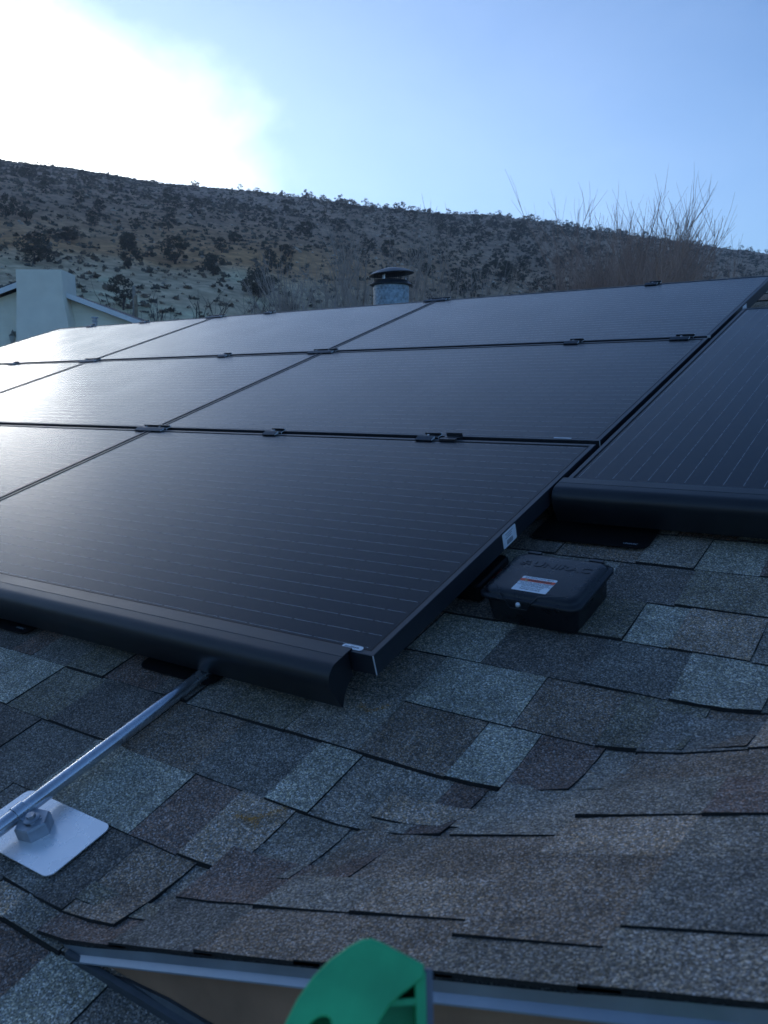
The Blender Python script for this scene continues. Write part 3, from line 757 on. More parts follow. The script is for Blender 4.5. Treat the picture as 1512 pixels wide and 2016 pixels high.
# stand-offs under the panels (dark feet on black sheets)
def flashing_sheet(u0, u1, v0, v1, label, words=True):
    cx, cy = (u0 + u1) / 2, (v0 + v1) / 2
    r = empty('flashing_sheet', roof_at(cx, cy, HN + 0.0105)); tag(r, label, 'flashing', 'black flashing sheets under the array feet')
    m_ = MB(); m_.rings([roundrect((u1 - u0) / 2, (v1 - v0) / 2, 0.02, 0.0, 4), roundrect((u1 - u0) / 2, (v1 - v0) / 2, 0.02, 0.0022, 4)]); m_.build('sheet', M['mat_black'], r)
    m_ = MB(); m_.rings([roundrect(.022, .022, .004, 0.0022, 3, 0, 0.04), roundrect(.018, .018, .004, 0.055, 3, 0, .04)]); m_.build('foot', M['mat_black'], r, True)
    if words:
        text_mesh('print', 'UNIRAC', 0.0085, M['ink_grey'], r, ((u1 - u0) / 2 - 0.040, -(v1 - v0) / 2 + 0.016, 0.0025), 0, 0.0001, bold=.0002, shear=.2)
    return r
flashing_sheet(-0.035, 0.232, 0.652, 0.86, 'black flashing sheet lying under the upright panel skirt, behind the junction box')
flashing_sheet(-0.562, -0.352, -0.064, 0.15, 'black flashing sheet under the skirt where the conduit comes out')
flashing_sheet(-1.165, -0.955, -0.062, 0.15, 'black flashing sheet under the skirt at the left edge of the photo')

# ------------------------------------------------------------------ junction box
jb = empty('junction_box', roof_at(0.132, 0.385, HN + 0.007, rad(-2.0))); tag(jb, 'black plastic junction box with orange warning label on the shingles', 'junction box')
bw, bd = 0.099, 0.084
m_ = MB(); m_.rings([roundrect(bw - .012, bd - .010, .016, 0.0, 5), roundrect(bw - .010, bd - .008, .016, 0.004, 5), roundrect(bw - .005, bd - .005, .018, 0.050, 5), roundrect(bw + .001, bd + .001, .02, 0.052, 5), roundrect(bw + .001, bd + .001, .02, 0.056, 5)])
m_.build('base', M['plastic'], jb, True, angle=35)
m_ = MB(); m_.rings([roundrect(bw + .003, bd + .003, .022, 0.0535, 6), roundrect(bw + .0055, bd + .0055, .023, 0.0540, 6), roundrect(bw + .0055, bd + .0055, .023, 0.0585, 6), roundrect(bw + .003, bd + .003, .022, 0.0605, 6), roundrect(bw - .002, bd - .002, .021, 0.0612, 6),
                     roundrect(bw - .003, bd - .003, .020, 0.0632, 6), roundrect(bw - .005, bd - .005, .020, 0.0665, 6), roundrect(bw - .009, bd - .009, .019, 0.0690, 6), roundrect(bw - .018, bd - .018, .016, 0.0700, 6)], True, True)
lid = m_.build('lid', M['plastic'], jb, True, angle=60)
text_mesh('embossed_letters', 'UNIRAC', 0.027, M['plastic'], lid, (0.016, 0.036, 0.0702), 0, 0.0006, sx=1.2, bold=.0004)
m_ = MB()
for i, (a, b, y) in enumerate(((-0.070, -0.059, 0.028), (-0.067, -0.055, 0.0345), (-0.063, -0.051, 0.041), (-0.057, -0.049, 0.0315))):
    m_.box(a, b, y, y + 0.0032, 0.0698, 0.0708)
m_.build('embossed_mark', M['plastic'], lid)
lt = MB()                                            # trapezoid latch plate over the front edge, outlined by a groove
poly = [(-0.058, -0.030), (0.036, -0.030), (0.012, -0.062), (0.004, -0.098), (-0.032, -0.098), (-0.044, -0.066)]
def latch_z(y): return 0.0712 if y > -0.064 else 0.0655 if y > -0.08 else 0.050
seg = [(-0.083, -0.052, .0690), (-0.066, -0.068, .0698), (-0.054, -0.080, .0650), (-0.042, -0.0905, .0600), (-0.032, -0.0915, .0450)]
seg2 = [(0.082, -0.054, .0690), (0.066, -0.066, .0698), (0.022, -0.0765, .0680), (0.012, -0.0905, .0600), (0.003, -0.0915, .0450)]
lt = MB(); lt.tube(seg, 0.0011, 6); lt.tube(seg2, 0.0011, 6); lt.tube([seg[-1], seg2[-1]], 0.0011, 6); lt.build('latch_outline', M['plastic'], lid, True)
lt = MB(); lt.add([(-0.039, -0.0890, .0608), (0.010, -0.0890, .0608), (0.003, -0.0912, .0450), (-0.031, -0.0912, .0450), (-0.039, -0.0850, .0608), (0.010, -0.0850, .0608), (0.003, -0.0852, .0450), (-0.031, -0.0852, .0450)],
                  [(0, 1, 2, 3), (7, 6, 5, 4), (0, 4, 5, 1), (1, 5, 6, 2), (2, 6, 7, 3), (3, 7, 4, 0)]); lt.build('latch', M['plastic'], lid)
sc_ = MB(); sc_.lathe([(0.0, 0.0046), (0.0024, 0.0042), (0.0042, 0.0026), (0.0050, 0.0)], 14); me = sc_.mesh('screw', True)
me.transform(Matrix.Translation((-0.014, -0.0912, 0.0535)) @ Matrix.Rotation(rad(80), 4, 'X')); link('screw', me, M['raw_alu'], lid)
hg = MB()
for x in (-0.070, 0.062): hg.box(x - .014, x + .014, bd + .004, bd + .012, 0.046, 0.0640)
hg.build('hinge', M['plastic'], jb)
LW, LH = 0.0355, 0.0268
lab = pill(LW, LH, .003, 0.0, 0.0004).build('warning_label', M['paper']); lab.parent = jb; lab.location = (-0.0035, -0.041, 0.0702)
m_ = MB(); m_.box(-LW + .0002, LW - .0002, 0.0085, 0.0178, 0.0004, 0.0006); m_.build('orange_band', M['orange'], lab)
text_mesh('lettering', 'DC JUNCTION BOX', 0.0066, M['ink'], lab, (0, 0.0222, 0.00055), 0, 0.00005, sx=0.98)
text_mesh('lettering', 'WARNING', 0.0100, M['ink'], lab, (0.0050, 0.0131, 0.00075), 0, 0.00005, bold=.00018)
m_ = MB(); m_.add([(-0.0265, 0.0096, .0007), (-0.0185, 0.0096, .0007), (-0.0225, 0.0168, .0007)], [(0, 1, 2)]); m_.add([(-0.0252, 0.0102, .0008), (-0.0198, 0.0102, .0008), (-0.0225, 0.0152, .0008)], [(0, 1, 2)], 1)
m_.box(-0.0229, -0.0221, 0.0117, 0.0140, 0.0008, 0.0009, 0); m_.box(-0.0229, -0.0221, 0.0106, 0.0112, 0.0008, 0.0009, 0)
m_.build('warning_triangle', [M['ink'], M['yellow']], lab)
for s, y, z in (('ELECTRICAL SHOCK HAZARD', 0.0052, 0.0052), ('THE DC CONDUCTORS OF THIS', 0.0006, 0.0040), ('PHOTOVOLTAIC SYSTEM ARE UNGROUNDED', -0.0036, 0.0036), ('AND MAY BE ENERGIZED', -0.0078, 0.0040), ('PHOTOVOLTAIC', -0.0142, 0.0055), ('POWER SOURCE', -0.0200, 0.0055)):
    text_mesh('lettering', s, z, M['ink'], lab, (0, y, 0.00055), 0, 0.00005)

# optimizer with red lettering glimpsed beneath the frame
op = empty('power_optimizer', roof_at(-0.045, 0.43, HN + 0.012)); tag(op, 'dark box with red lettering half hidden beneath the nearest panel', 'optimizer')
m_ = MB(); m_.rings([roundrect(.040, .07, .01, 0.0, 4), roundrect(.040, .07, .01, .030, 4), roundrect(.036, .066, .008, .034, 4)]); m_.build('body', M['mat_black'], op, True, angle=35)
t = text_mesh('lettering', 'ACUITY', 0.017, M['redink'], op, (0, 0, 0), 0, 0.0001)
t.data.transform(Matrix.Translation((0.0404, 0.0, 0.017)) @ Matrix.Rotation(rad(90), 4, 'Z') @ Matrix.Rotation(rad(90), 4, 'X'))
# black cable from the box to the array
m_ = MB(); P0 = [(0.03, 0.44, HN + .035), (0.0, 0.455, HN + .022), (-0.04, 0.50, HN + .018), (-0.12, 0.56, HN + .03)]
m_.tube([ROOF4 @ Vector(p) for p in P0], 0.0045, 8); tag(m_.build('cable', M['mat_black'], None, True), 'black cable running from the junction box under the panel', 'cable')

# ------------------------------------------------------------------ conduit and its stand-off
CU, CN = -0.371, HN + 0.037
cd = empty('conduit', roof_at(CU, -0.06, CN)); tag(cd, 'shiny galvanised conduit running down the shingles from under the skirt', 'conduit')
m_ = MB(); rr_ = 0.0122
m_.tube([(-0.0235, 0.10, -0.0245), (-0.019, 0.0, -0.0198), (0.0, -0.42, 0.0), (0.023, -0.95, 0.0245)], rr_, 24); m_.build('pipe', M['galv'], cd, True)
m_ = MB(); m_.tube([(-0.0225, 0.075, -0.0228), (-0.0235, 0.105, -0.0245)], 0.0145, 20); m_.build('coupling', M['cast'], cd, True)
PL_V0, PL_V1 = -0.511, -0.3965
fp = empty('flashing_plate', roof_at(-0.341, (PL_V0 + PL_V1) / 2, HN + 0.0098) @ Matrix.Rotation(rad(-2.3), 4, 'X')); tag(fp, 'white metal flashing plate under the conduit stand-off, tucked beneath a shingle', 'flashing')
hw, hd = 0.107, (PL_V1 - PL_V0) / 2
m_ = MB(); m_.rings([roundrect(hw, hd, 0.014, z, 6) for z in (0.0, 0.0014)])
m_.build('plate', M['white_alu'], fp)
cs = empty('conduit_standoff', roof_at(CU + 0.029, -0.456, HN + 0.0112)); tag(cs, 'grey hexagonal stand-off block with strap holding the conduit above the white plate', 'stand-off')
m_ = MB()
hexr = lambda r, z, rot=10: [(r * math.cos(rad(rot + 60 * j)), r * math.sin(rad(rot + 60 * j)), z) for j in range(6)]
m_.rings([hexr(.0275, 0.0), hexr(.0275, .019), hexr(.0255, .0215), hexr(.018, .022)]); m_.build('block', M['cast'], cs)
bx = 0.002
m_ = MB(); m_.lathe([(0, .0275), (.010, .0275), (.0125, .026), (.0125, .0238)], 20, (bx, 0)); m_.build('washer', M['cast'], cs, True)
m_ = MB(); m_.rings([[(bx + .0072 * math.cos(rad(60 * j)), .0072 * math.sin(rad(60 * j)), z) for j in range(6)] for z in (.0275, .0325)]); m_.build('bolt', M['cast'], cs)
m_ = MB(); rs = []
zc = CN - HN - 0.0112; xc = -0.029
for y in (-0.009, 0.009):
    ring = [(xc + 0.0140 * math.cos(rad(-60 + i * 300 / 14)), y, zc + 0.0140 * math.sin(rad(-60 + i * 300 / 14))) for i in range(15)]
    ring += [(xc + 0.0125 * math.cos(rad(-60 + i * 300 / 14)), y, zc + 0.0125 * math.sin(rad(-60 + i * 300 / 14))) for i in reversed(range(15))]
    rs.append(ring)
m_.rings(rs); m_.box(xc + 0.0115, bx + 0.012, -0.009, 0.009, 0.0222, 0.0238); m_.build('strap', M['galv'], cs, True, angle=35)

# orange crayon marks on two shingles: thin scribbled film strokes
M['crayon'] = mat('orange_crayon', (0.50, 0.24, 0.05), 0.9, noise=0.5, nscale=260)
def crayon(paths, label):
    V = []; F = []
    for path in paths:
        for (a, b) in zip(path[:-1], path[1:]):
            n = int(max(8, math.hypot(b[0] - a[0], b[1] - a[1]) * 2600))
            for i in range(n):
                t = random.random(); u = a[0] + (b[0] - a[0]) * t + random.gauss(0, .0028); v = a[1] + (b[1] - a[1]) * t + random.gauss(0, .0028)
                x, y = u, v * cT - HN * sT; s = random.uniform(.0007, .0015); z = surf(x, y) + 0.0078
                q = len(V); ang = random.random() * 6.28
                for k in range(3): V.append((x + s * math.cos(ang + 2.1 * k), y + s * math.sin(ang + 2.1 * k), z + tT * s * math.sin(ang + 2.1 * k) + 0.001))
                F.append((q, q + 1, q + 2))
    me = bpy.data.meshes.new('crayon_mark'); me.from_pydata(V, [], F)
    o = world_child(link('crayon_mark', me, M['crayon']), main_roof); o['kind'] = 'stuff'; return o
CRAY = [([[(-0.066, -0.303), (-0.036, -0.300), (-0.018, -0.309)], [(-0.04, -0.303), (0.000, -0.262)]], 'tick'),
        ([[(-0.045, -0.010), (-0.022, -0.020), (-0.004, -0.010), (0.004, 0.006)]], 'arc')]
for p, n_ in CRAY: crayon(p, n_)

# ------------------------------------------------------------------ flue pipe on the back slope
fx, fy = -2.70, 3.93
fz = 2 * zM(0, yR) - zM(0, fy) + 0.0
fl = empty('flue_pipe', Matrix.Translation((fx, fy, fz))); tag(fl, 'galvanised flue pipe with dark rain cap and mesh behind the array', 'flue')
M['spangle'] = mat('spangled_galvanised_sheet', (0.25, 0.31, 0.36), 0.42, 0.55, noise=0.45, nscale=55, rnoise=0.1)
M['cap_dark'] = mat('dark_weathered_cap', (0.055, 0.062, 0.072), 0.42, 0.4, noise=0.2, nscale=20)
t0 = 1.195 - fz
m_ = MB(); m_.lathe([(0.1245, -0.1), (0.1245, t0 - 0.005), (0.127, t0 - 0.003), (0.127, t0 + 0.006), (0.1235, t0 + 0.008), (0.1235, t0 + 0.030)], 40); m_.build('pipe', M['spangle'], fl, True, angle=50)
m_ = MB(); m_.lathe([(0.120, t0 + 0.026), (0.150, t0 + 0.030), (0.1505, t0 + 0.034), (0.132, t0 + 0.046), (0.112, t0 + 0.062), (0.100, t0 + 0.064), (0.0, t0 + 0.064)], 40); m_.build('collar', M['cap_dark'], fl, True)
m_ = MB()
for k in range(3):
    a = rad(-25 + 120 * k + 60); ca, sa = math.cos(a), math.sin(a); r0 = 0.100
    pts = [(r0 * ca - .009 * sa * s, r0 * sa + .009 * ca * s) for s in (-1, 1)]; pts2 = [((r0 + .003) * ca - .009 * sa * s, (r0 + .003) * sa + .009 * ca * s) for s in (1, -1)]
    q = pts + pts2; m_.rings([[(x, y, t0 + 0.055) for x, y in q], [(x, y, t0 + 0.115) for x, y in q]])
m_.build('cap_strut', M['galv'], fl)
m_ = MB(); rs = 0.118
for i in range(48):
    a = 2 * math.pi * i / 48; m_.tube([(rs * math.cos(a), rs * math.sin(a), t0 + .045), (rs * math.cos(a), rs * math.sin(a), t0 + .112)], 0.0008, 4)
for j in range(6):
    z = t0 + .05 + j * .0115; m_.tube([(rs * math.cos(2 * math.pi * i / 32), rs * math.sin(2 * math.pi * i / 32), z) for i in range(33)], 0.0008, 4)
m_.build('mesh_cage', M['cap_dark'], fl)
m_ = MB(); m_.lathe([(0.0, t0 + 0.150), (0.05, t0 + 0.147), (0.11, t0 + 0.132), (0.158, t0 + 0.108), (0.1585, t0 + 0.104), (0.156, t0 + 0.104), (0.11, t0 + 0.126), (0.0, t0 + 0.142)], 40)
me = m_.mesh('rain_cap', True); me.transform(Matrix.Translation((0, 0, t0 + .11)) @ Matrix.Rotation(rad(-4.0), 4, 'Y') @ Matrix.Rotation(rad(3), 4, 'X') @ Matrix.Translation((0, 0, -t0 - .11))); link('rain_cap', me, M['cap_dark'], fl)
m_ = MB(); m_.lathe([(0.26, -0.10), (0.135, 0.06), (0.1255, 0.08)], 30); m_.build('base_flashing', M['cap_dark'], fl, True)

# ------------------------------------------------------------------ green ladder top just in front of the eave
A = np.array
lc = spot(705, 1960, 0.50)
fwd = CR[2]; rgt = CR[0]
ldr = empty('ladder', Matrix.Translation(Vector(lc))); tag(ldr, 'top of a green fibreglass ladder rail with a hole, close in front of the eave', 'ladder')
# local frame of the cap: X right along the eave-ish, Z up the rail, Y away from the viewer
rl = Vector((rgt[0], rgt[1], 0)).normalized(); up_ = Vector((0, 0, 1)); aw = rl.cross(up_) * -1
lean = Matrix((rl, Vector((-rl.y, rl.x, 0)), Vector((0, 0, 1)))).transposed().to_4x4() @ Matrix.Rotation(rad(-33), 4, 'X')
px = 0.50 / FPX                                       # metres per photo pixel at that distance
def loc2(x, y): return ((x - 705) * px * 0.84 - 0.0012, (1960 - y) * px * 0.90 - 0.0035)
outline = [loc2(*p) for p in ((545, 2075), (566, 2002), (592, 1956), (622, 1918), (655, 1890), (692, 1868), (716, 1857), (735, 1855), (757, 1862), (838, 1897), (846, 1910), (848, 2120), (545, 2120))]
lit = [loc2(*p) for p in ((545, 2120), (545, 2075), (566, 2002), (592, 1956), (622, 1918), (655, 1890), (692, 1868), (716, 1857), (735, 1855), (757, 1862), (838, 1897), (838, 1912), (800, 1936), (772, 1956), (750, 1984), (735, 2010), (715, 2060), (700, 2120))]
hole = [loc2(632 + 30 * math.cos(a) - 10 * math.sin(a), 2003 + 28 * math.sin(a)) for a in [2 * math.pi * i / 22 for i in range(22)]]
def curve_solid(name, loops, depth, bevel, y, m, parent):
    cu = bpy.data.curves.new(name, 'CURVE'); cu.dimensions = '2D'; cu.fill_mode = 'BOTH'; cu.extrude = depth / 2; cu.bevel_depth = bevel; cu.bevel_resolution = 3
    for lp in loops:
        s = cu.splines.new('POLY'); s.points.add(len(lp) - 1); s.use_cyclic_u = True
        for i, (x, z) in enumerate(lp): s.points[i].co = (x, z, 0, 1)
    t = bpy.data.objects.new(name, cu); COL.objects.link(t); dg = bpy.context.evaluated_depsgraph_get(); dg.update()
    me = bpy.data.meshes.new_from_object(t.evaluated_get(dg)); bpy.data.objects.remove(t); me.materials.clear(); me.name = name
    me.transform(lean @ Matrix.Translation((0, y, 0)) @ Matrix.Rotation(rad(90), 4, 'X'))
    me.polygons.foreach_set('use_smooth', [True] * len(me.polygons)); me.set_sharp_from_angle(angle=rad(40))
    return link(name, me, m, parent)
curve_solid('cap_face', [lit, hole], 0.006, 0.0016, 0.0, M['green'], ldr)
shell = outline + []
def inset(lp, d):
    n = len(lp); out = []
    cx = sum(p[0] for p in lp) / n; cy = sum(p[1] for p in lp) / n
    for x, y in lp:
        l = math.hypot(x - cx, y - cy); out.append((x - (x - cx) / l * d, y - (y - cy) / l * d))
    return out
curve_solid('cap_rim', [outline, inset(outline, 0.0045)], 0.032, 0.0008, 0.020, M['green'], ldr)
curve_solid('cap_back', [inset(outline, 0.0042)], 0.003, 0.0004, 0.034, M['green'], ldr)
m_ = MB(); a0, a1 = loc2(752, 1968), loc2(838, 1962)
m_.box(0, 1, 0, 1, 0, 1); me = m_.mesh('cap_rib')
me.transform(lean @ Matrix(((a1[0] - a0[0], 0, 0, a0[0]), (0, 0.028, 0, 0.004), (a1[1] - a0[1], 0, 0.003, a0[1]), (0, 0, 0, 1)))); link('cap_rib', me, M['green'], ldr)
# the rails and rungs go on down to the ground
def rail(xa, m, ya, name, w=0.028, d=0.07, z1=-0.045):
    mm = MB(); mm.box(xa - w / 2, xa + w / 2, ya, ya + d * 0.45, GZ - lc[2] - 0.0, z1); me = mm.mesh(name); sh = Matrix.Identity(4); sh[1][2] = 0.0
    me.transform(Matrix((rl, Vector((-rl.y, rl.x, 0)), Vector((0, 0, 1)))).transposed().to_4x4() @ Matrix(((1, 0, 0, 0), (0, 1, 0.20, 0), (0, 0, 1, 0), (0, 0, 0, 1)))); return link(name, me, m, ldr)
rail(0.012, M['green'], 0.004, 'side_rail', w=0.05); rail(0.41, M['green'], 0.004, 'side_rail', w=0.05, z1=-0.075)
mm = MB(); mm.box(*[loc2(846, 0)[0] + .0006, loc2(846, 0)[0] + 0.0045], 0.006, 0.034, -0.06, loc2(0, 1903)[1]); me = mm.mesh('rail_strip'); me.transform(lean); link('rail_strip', me, M['rail_grey'], ldr)
for k in range(9):
    z = -0.30 - k * 0.305
    mm = MB(); mm.tube([(0.03, 0.02, z), (0.40, 0.02, z)], 0.016, 10); me = mm.mesh('rung', True)
    me.transform(Matrix((rl, Vector((-rl.y, rl.x, 0)), Vector((0, 0, 1)))).transposed().to_4x4() @ Matrix(((1, 0, 0, 0), (0, 1, 0.20, 0), (0, 0, 1, 0), (0, 0, 0, 1)))); link('rung', me, M['raw_alu'], ldr)

# ------------------------------------------------------------------ neighbouring house
RLV = Vector((CR[0][0], CR[0][1], 0)).normalized(); BKV = Vector((-RLV.y, RLV.x, 0))
hc = Vector((-20.95, 13.72, GZ))
HM = Matrix((RLV, BKV, Vector((0, 0, 1)))).transposed().to_4x4(); HM.translation = hc
nh = empty('neighbour_house', HM); tag(nh, 'cream sided gable house with a broad stucco chimney, behind the array at left', 'house')
pz = 3.74 - GZ; sl = 0.37; hwid = 4.6; PX = -0.63
def rz(x): return pz - sl * abs(x - PX)
# siding boards, lapped, cut to the gable
nb = 34; step = 0.19
sid = []
for i in range(nb):
    z0 = i * step + 0.2; z1 = z0 + step + 0.015
    def half(z): return min(hwid - 0.25, (pz - 0.12 - z) / sl)
    w0, w1 = half(z0), half(min(z1, pz - 0.13))
    if w0 <= 0.05: break
    w1 = max(w1, 0.02); z1 = min(z1, pz - 0.13)
    m_ = MB(); m_.add([(-w0 + PX, -0.022, z0), (w0 + PX, -0.022, z0), (w1 + PX, -0.006, z1), (-w1 + PX, -0.006, z1), (-w0 + PX, 0.02, z0), (w0 + PX, 0.02, z0), (w1 + PX, 0.02, z1), (-w1 + PX, 0.02, z1)],
                      [(0, 1, 2, 3), (7, 6, 5, 4), (0, 4, 5, 1), (1, 5, 6, 2), (2, 6, 7, 3), (3, 7, 4, 0)])
    m_.build('siding_board', M['siding'], nh)
m_ = MB(); m_.rings([[(PX - hwid + .3, y, 0), (PX + hwid - .3, y, 0), (PX + hwid - .3, y, rz(PX + hwid - .3) - .2), (PX, y, pz - .2), (PX - hwid + .3, y, rz(PX - hwid + .3) - .2)] for y in (0.03, 9.0)]); m_.build('wall', M['siding'], nh)
for s in (-1, 1):
    m_ = MB(); xe = PX + s * hwid
    m_.rings([[(PX, y, pz + .03), (xe, y, rz(xe) + .03), (xe, y, rz(xe) - .03), (PX, y, pz - .03)] for y in (-0.30, 9.3)]); m_.build('roof', M['far_roof'], nh)
    m_ = MB(); m_.rings([[(PX, y, pz + .045), (xe, y, rz(xe) + .045), (xe, y, rz(xe) - .10), (PX, y, pz - .10)] for y in (-0.335, -0.302)]); m_.build('rake_board', M['trim_white'], nh)
# solar panel edge on the far left slope
m_ = MB(); m_.rings([[(-3.0, y, rz(-3.0) + .07), (-1.05, y, rz(-1.05) + .07), (-1.05, y, rz(-1.05) + .16), (-3.0, y, rz(-3.0) + .16)] for y in (-0.05, 2.5)]); m_.build('roof_array', M['frame'], nh)
# stucco chase, flaring at the shoulders
zt = 3.98 - GZ
m_ = MB(); rs = []
for z, xl, xr, yf in ((0, -0.90, 0.56, -0.64), (5.2, -0.90, 0.56, -0.64), (5.75, -0.89, 0.53, -0.61), (6.1, -0.875, 0.46, -0.58), (6.45, -0.865, 0.41, -0.56), (zt - .005, -0.86, 0.385, -0.55), (zt, -0.855, 0.38, -0.545)):
    rs.append([(xl, yf, z), (xr, yf, z), (xr, 0.5, z), (xl, 0.5, z)])
m_.rings(rs); ch = m_.build('chimney', M['stucco'], nh)
# wall lantern
lx, lz = -1.21, 2.22 - GZ
m_ = MB(); m_.box(lx - .05, lx + .05, -0.03, -0.022, lz - .02, lz + .14); m_.tube([(lx, -.03, lz + .08), (lx, -.12, lz + .17), (lx, -.16, lz + .12)], .012, 6); m_.build('lantern_bracket', M['bronze'], nh)
m_ = MB(); m_.lathe([(0, lz - .20), (.045, lz - .19), (.06, lz - .15), (.085, lz - .02), (.085, lz)], 8, (lx, -.16)); ln_ = m_.build('lantern', M['lamp_glass'], nh)
m_ = MB(); m_.lathe([(.10, lz), (.07, lz + .04), (.03, lz + .07), (.02, lz + .12), (0, lz + .16)], 8, (lx, -.16)); m_.lathe([(0, lz - .24), (.03, lz - .20), (.05, lz - .19)], 8, (lx, -.16)); m_.build('lantern_cap', M['bronze'], nh)
# small vent pipe in front of it, on our back slope
p = spot(187, 640, 9.2); vx, vy = p[0], p[1]; vz = max(2 * zM(0, yR) - zM(0, vy), GZ)
vp = empty('vent_pipe', Matrix.Translation((vx, vy, vz))); tag(vp, 'thin grey vent pipe with a small cap against the cream house', 'vent pipe')
tz = spot(187, 623, 9.2)[2] - vz
m_ = MB(); m_.lathe([(.023, -.05), (.023, tz - .015)], 16); m_.build('pipe', M['cast'], vp, True)
m_ = MB(); m_.lathe([(.023, tz - .05), (.030, tz - .048), (.030, tz - .040), (.023, tz - .038)], 16); m_.build('collar', M['cast'], vp, True)
m_ = MB(); m_.lathe([(0.0, tz - .004), (.034, tz - .006), (.036, tz - .016), (.023, tz - .018)], 16); m_.build('cap', M['cast'], vp, True)
m_ = MB(); m_.lathe([(.09, -.03), (.035, .03), (.024, .04)], 16); m_.build('base_flashing', M['cap_dark'], vp, True)
# weathered post
p = spot(266, 563, 34); q = spot(267.5, 640, 34); g = terr(np.array([q[0]]), np.array([q[1]]))[0]
po = empty('wooden_post', Matrix.Translation((q[0], q[1], g))); tag(po, 'weathered split wooden post between the dark juniper and the bare trees', 'post')
hgt = p[2] - g
for i, (dx, w, hh, m) in enumerate(((-0.045, .085, hgt, 'trim_grey'), (0.045, .09, hgt - .35, 'wood'))):
    m_ = MB(); m_.rings([[(dx - w / 2, -.05, z), (dx + w / 2, -.05, z), (dx + w / 2 * k, .05, z + e), (dx - w / 2 * k, .05, z + e)] for z, k, e in ((-.3, 1, 0), (hh * .8, 1, 0), (hh, .5, .05))])
    m_.build('half', M['wood'] if m == 'wood' else mat('grey_old_wood', (0.30, 0.27, 0.23), .85, noise=.3, nscale=8), po)

# ------------------------------------------------------------------ vegetation
def leaf_cloud(n, rx, rz_, size, lobes, r, base_lift=0.12, clump=0.30):
    """leaf triangles gathered round random clump centres inside an uneven crown"""
    V = np.zeros((n * 3, 3), np.float32)
    cs = []
    while len(cs) < lobes:
        p = r.normal(size=3); p /= np.linalg.norm(p); p *= r.uniform(.25, .95) ** .6
        p = np.array([p[0] * rx, p[1] * rx, (p[2] * .5 + .5) * rz_ + base_lift * rz_]); cs.append(p)
    cs = np.array(cs); w = r.uniform(.5, 1.3, lobes)
    ci = r.integers(0, lobes, n)
    d = r.normal(size=(n, 3)); d /= np.linalg.norm(d, axis=1)[:, None]
    c = cs[ci] + d * (w[ci] * clump * rx * r.uniform(.3, 1, n) ** .5)[:, None] * np.array([1, 1, .85])
    c[:, 2] = np.maximum(c[:, 2], 0.02)
    a = r.normal(size=(n, 3)); a /= np.linalg.norm(a, axis=1)[:, None]; b = np.cross(a, d + r.normal(size=(n, 3)) * .6); b /= np.linalg.norm(b, axis=1)[:, None] + 1e-6
    s = size * r.uniform(.5, 1.3, n)[:, None]
    V[0::3] = c + a * s; V[1::3] = c - a * s * .5 + b * s * .75; V[2::3] = c - a * s * .5 - b * s * .75
    return V, np.arange(n * 3).reshape(n, 3)
def trunk_mesh(h, r0, r):
    m_ = MB()
    for k in range(4):
        a = r.uniform(0, 6.28); l = h * r.uniform(.5, .8); s = r.uniform(.15, .4) * h
        m_.tube([(0, 0, -.15), (.1 * s * math.cos(a), .1 * s * math.sin(a), l * .35), (s * math.cos(a), s * math.sin(a), l)], [r0, r0 * .7, r0 * .25], 5)
    return m_.mesh('trunk', True)
JV = []
for k in range(9):
    r = np.random.default_rng(100 + k)
    V, F = leaf_cloud(520 if k < 6 else 1500, 0.5, 0.85 + .15 * (k % 3), 0.060 if k < 6 else .042, 11 + 2 * k, r)
    JV.append((np_mesh('crown', V, F), trunk_mesh(.7, .045, r), V, F))
for cme, tme, _, _ in JV: cme.materials.append(M['juniper']); tme.materials.append(M['bark_dark'])
def juniper(x, y, width, hscale, k, label, group=None, name='juniper_bush', cat='bush'):
    z = terr(np.array([x]), np.array([y]))[0]
    r = empty(name, Matrix.Translation((x, y, z - .05 * width)) @ Matrix.Rotation(random.uniform(0, 6.28), 4, 'Z') @ Matrix.Diagonal((width, width, width * hscale, 1)))
    tag(r, label, cat, group)
    link('crown', JV[k][0], None, r); link('trunk', JV[k][1], None, r); return r
BIG = [(254, 496, 44, .95, 'upper one of two stacked round junipers on the slope above the post'), (253, 530, 44, 1.0, 'lower one of two stacked round junipers, greener and square'),
       (345, 520, 54, .8, 'broad dark juniper right of the two stacked junipers'), (420, 545, 44, 1.1, 'tall dark juniper above the bare trees'),
       (560, 540, 36, .8, 'brownish juniper clump at the edge of the pale slope'), (534, 530, 26, 1.2, 'small upright juniper joined to the brownish clump'), (512, 585, 76, .8, 'large wide dark shrub low on the pale slope left of the flue'),
       (66, 520, 64, .75, 'wide sprawling juniper above the stucco chimney'), (243, 614, 50, 1.1, 'dark leafy juniper directly left of the wooden post'),
       (130, 476, 58, .55, 'low spreading juniper between the left edge and the stacked junipers'), (12, 432, 28, 1.3, 'upright dark juniper at the left edge of the hill'), (31, 425, 18, 1.3, 'narrow dark juniper second from the left edge'),
       (53, 435, 26, 1.0, 'round dark juniper third from the left edge'), (187, 447, 26, .9, 'round juniper on the ochre band'), (332, 455, 26, 1.0, 'round juniper above the ochre band, right of centre left'),
       (462, 480, 26, 1.0, 'conical juniper left of the brownish clump'), (436, 499, 22, 1.1, 'small dark juniper above the tall dark juniper'), (567, 507, 34, .6, 'low spreading juniper above the brownish clump')]
rk = np.random.default_rng(5)
BP = []
for i, (px_, py_, w, hs, lab) in enumerate(BIG):
    P, dist = on_hill(px_, py_); BP.append((P[0], P[1], .9 * w * dist / FPX + 2.0)); juniper(P[0], P[1], w * dist / FPX * 1.05, hs, 6 + i % 3, lab)
cand = []
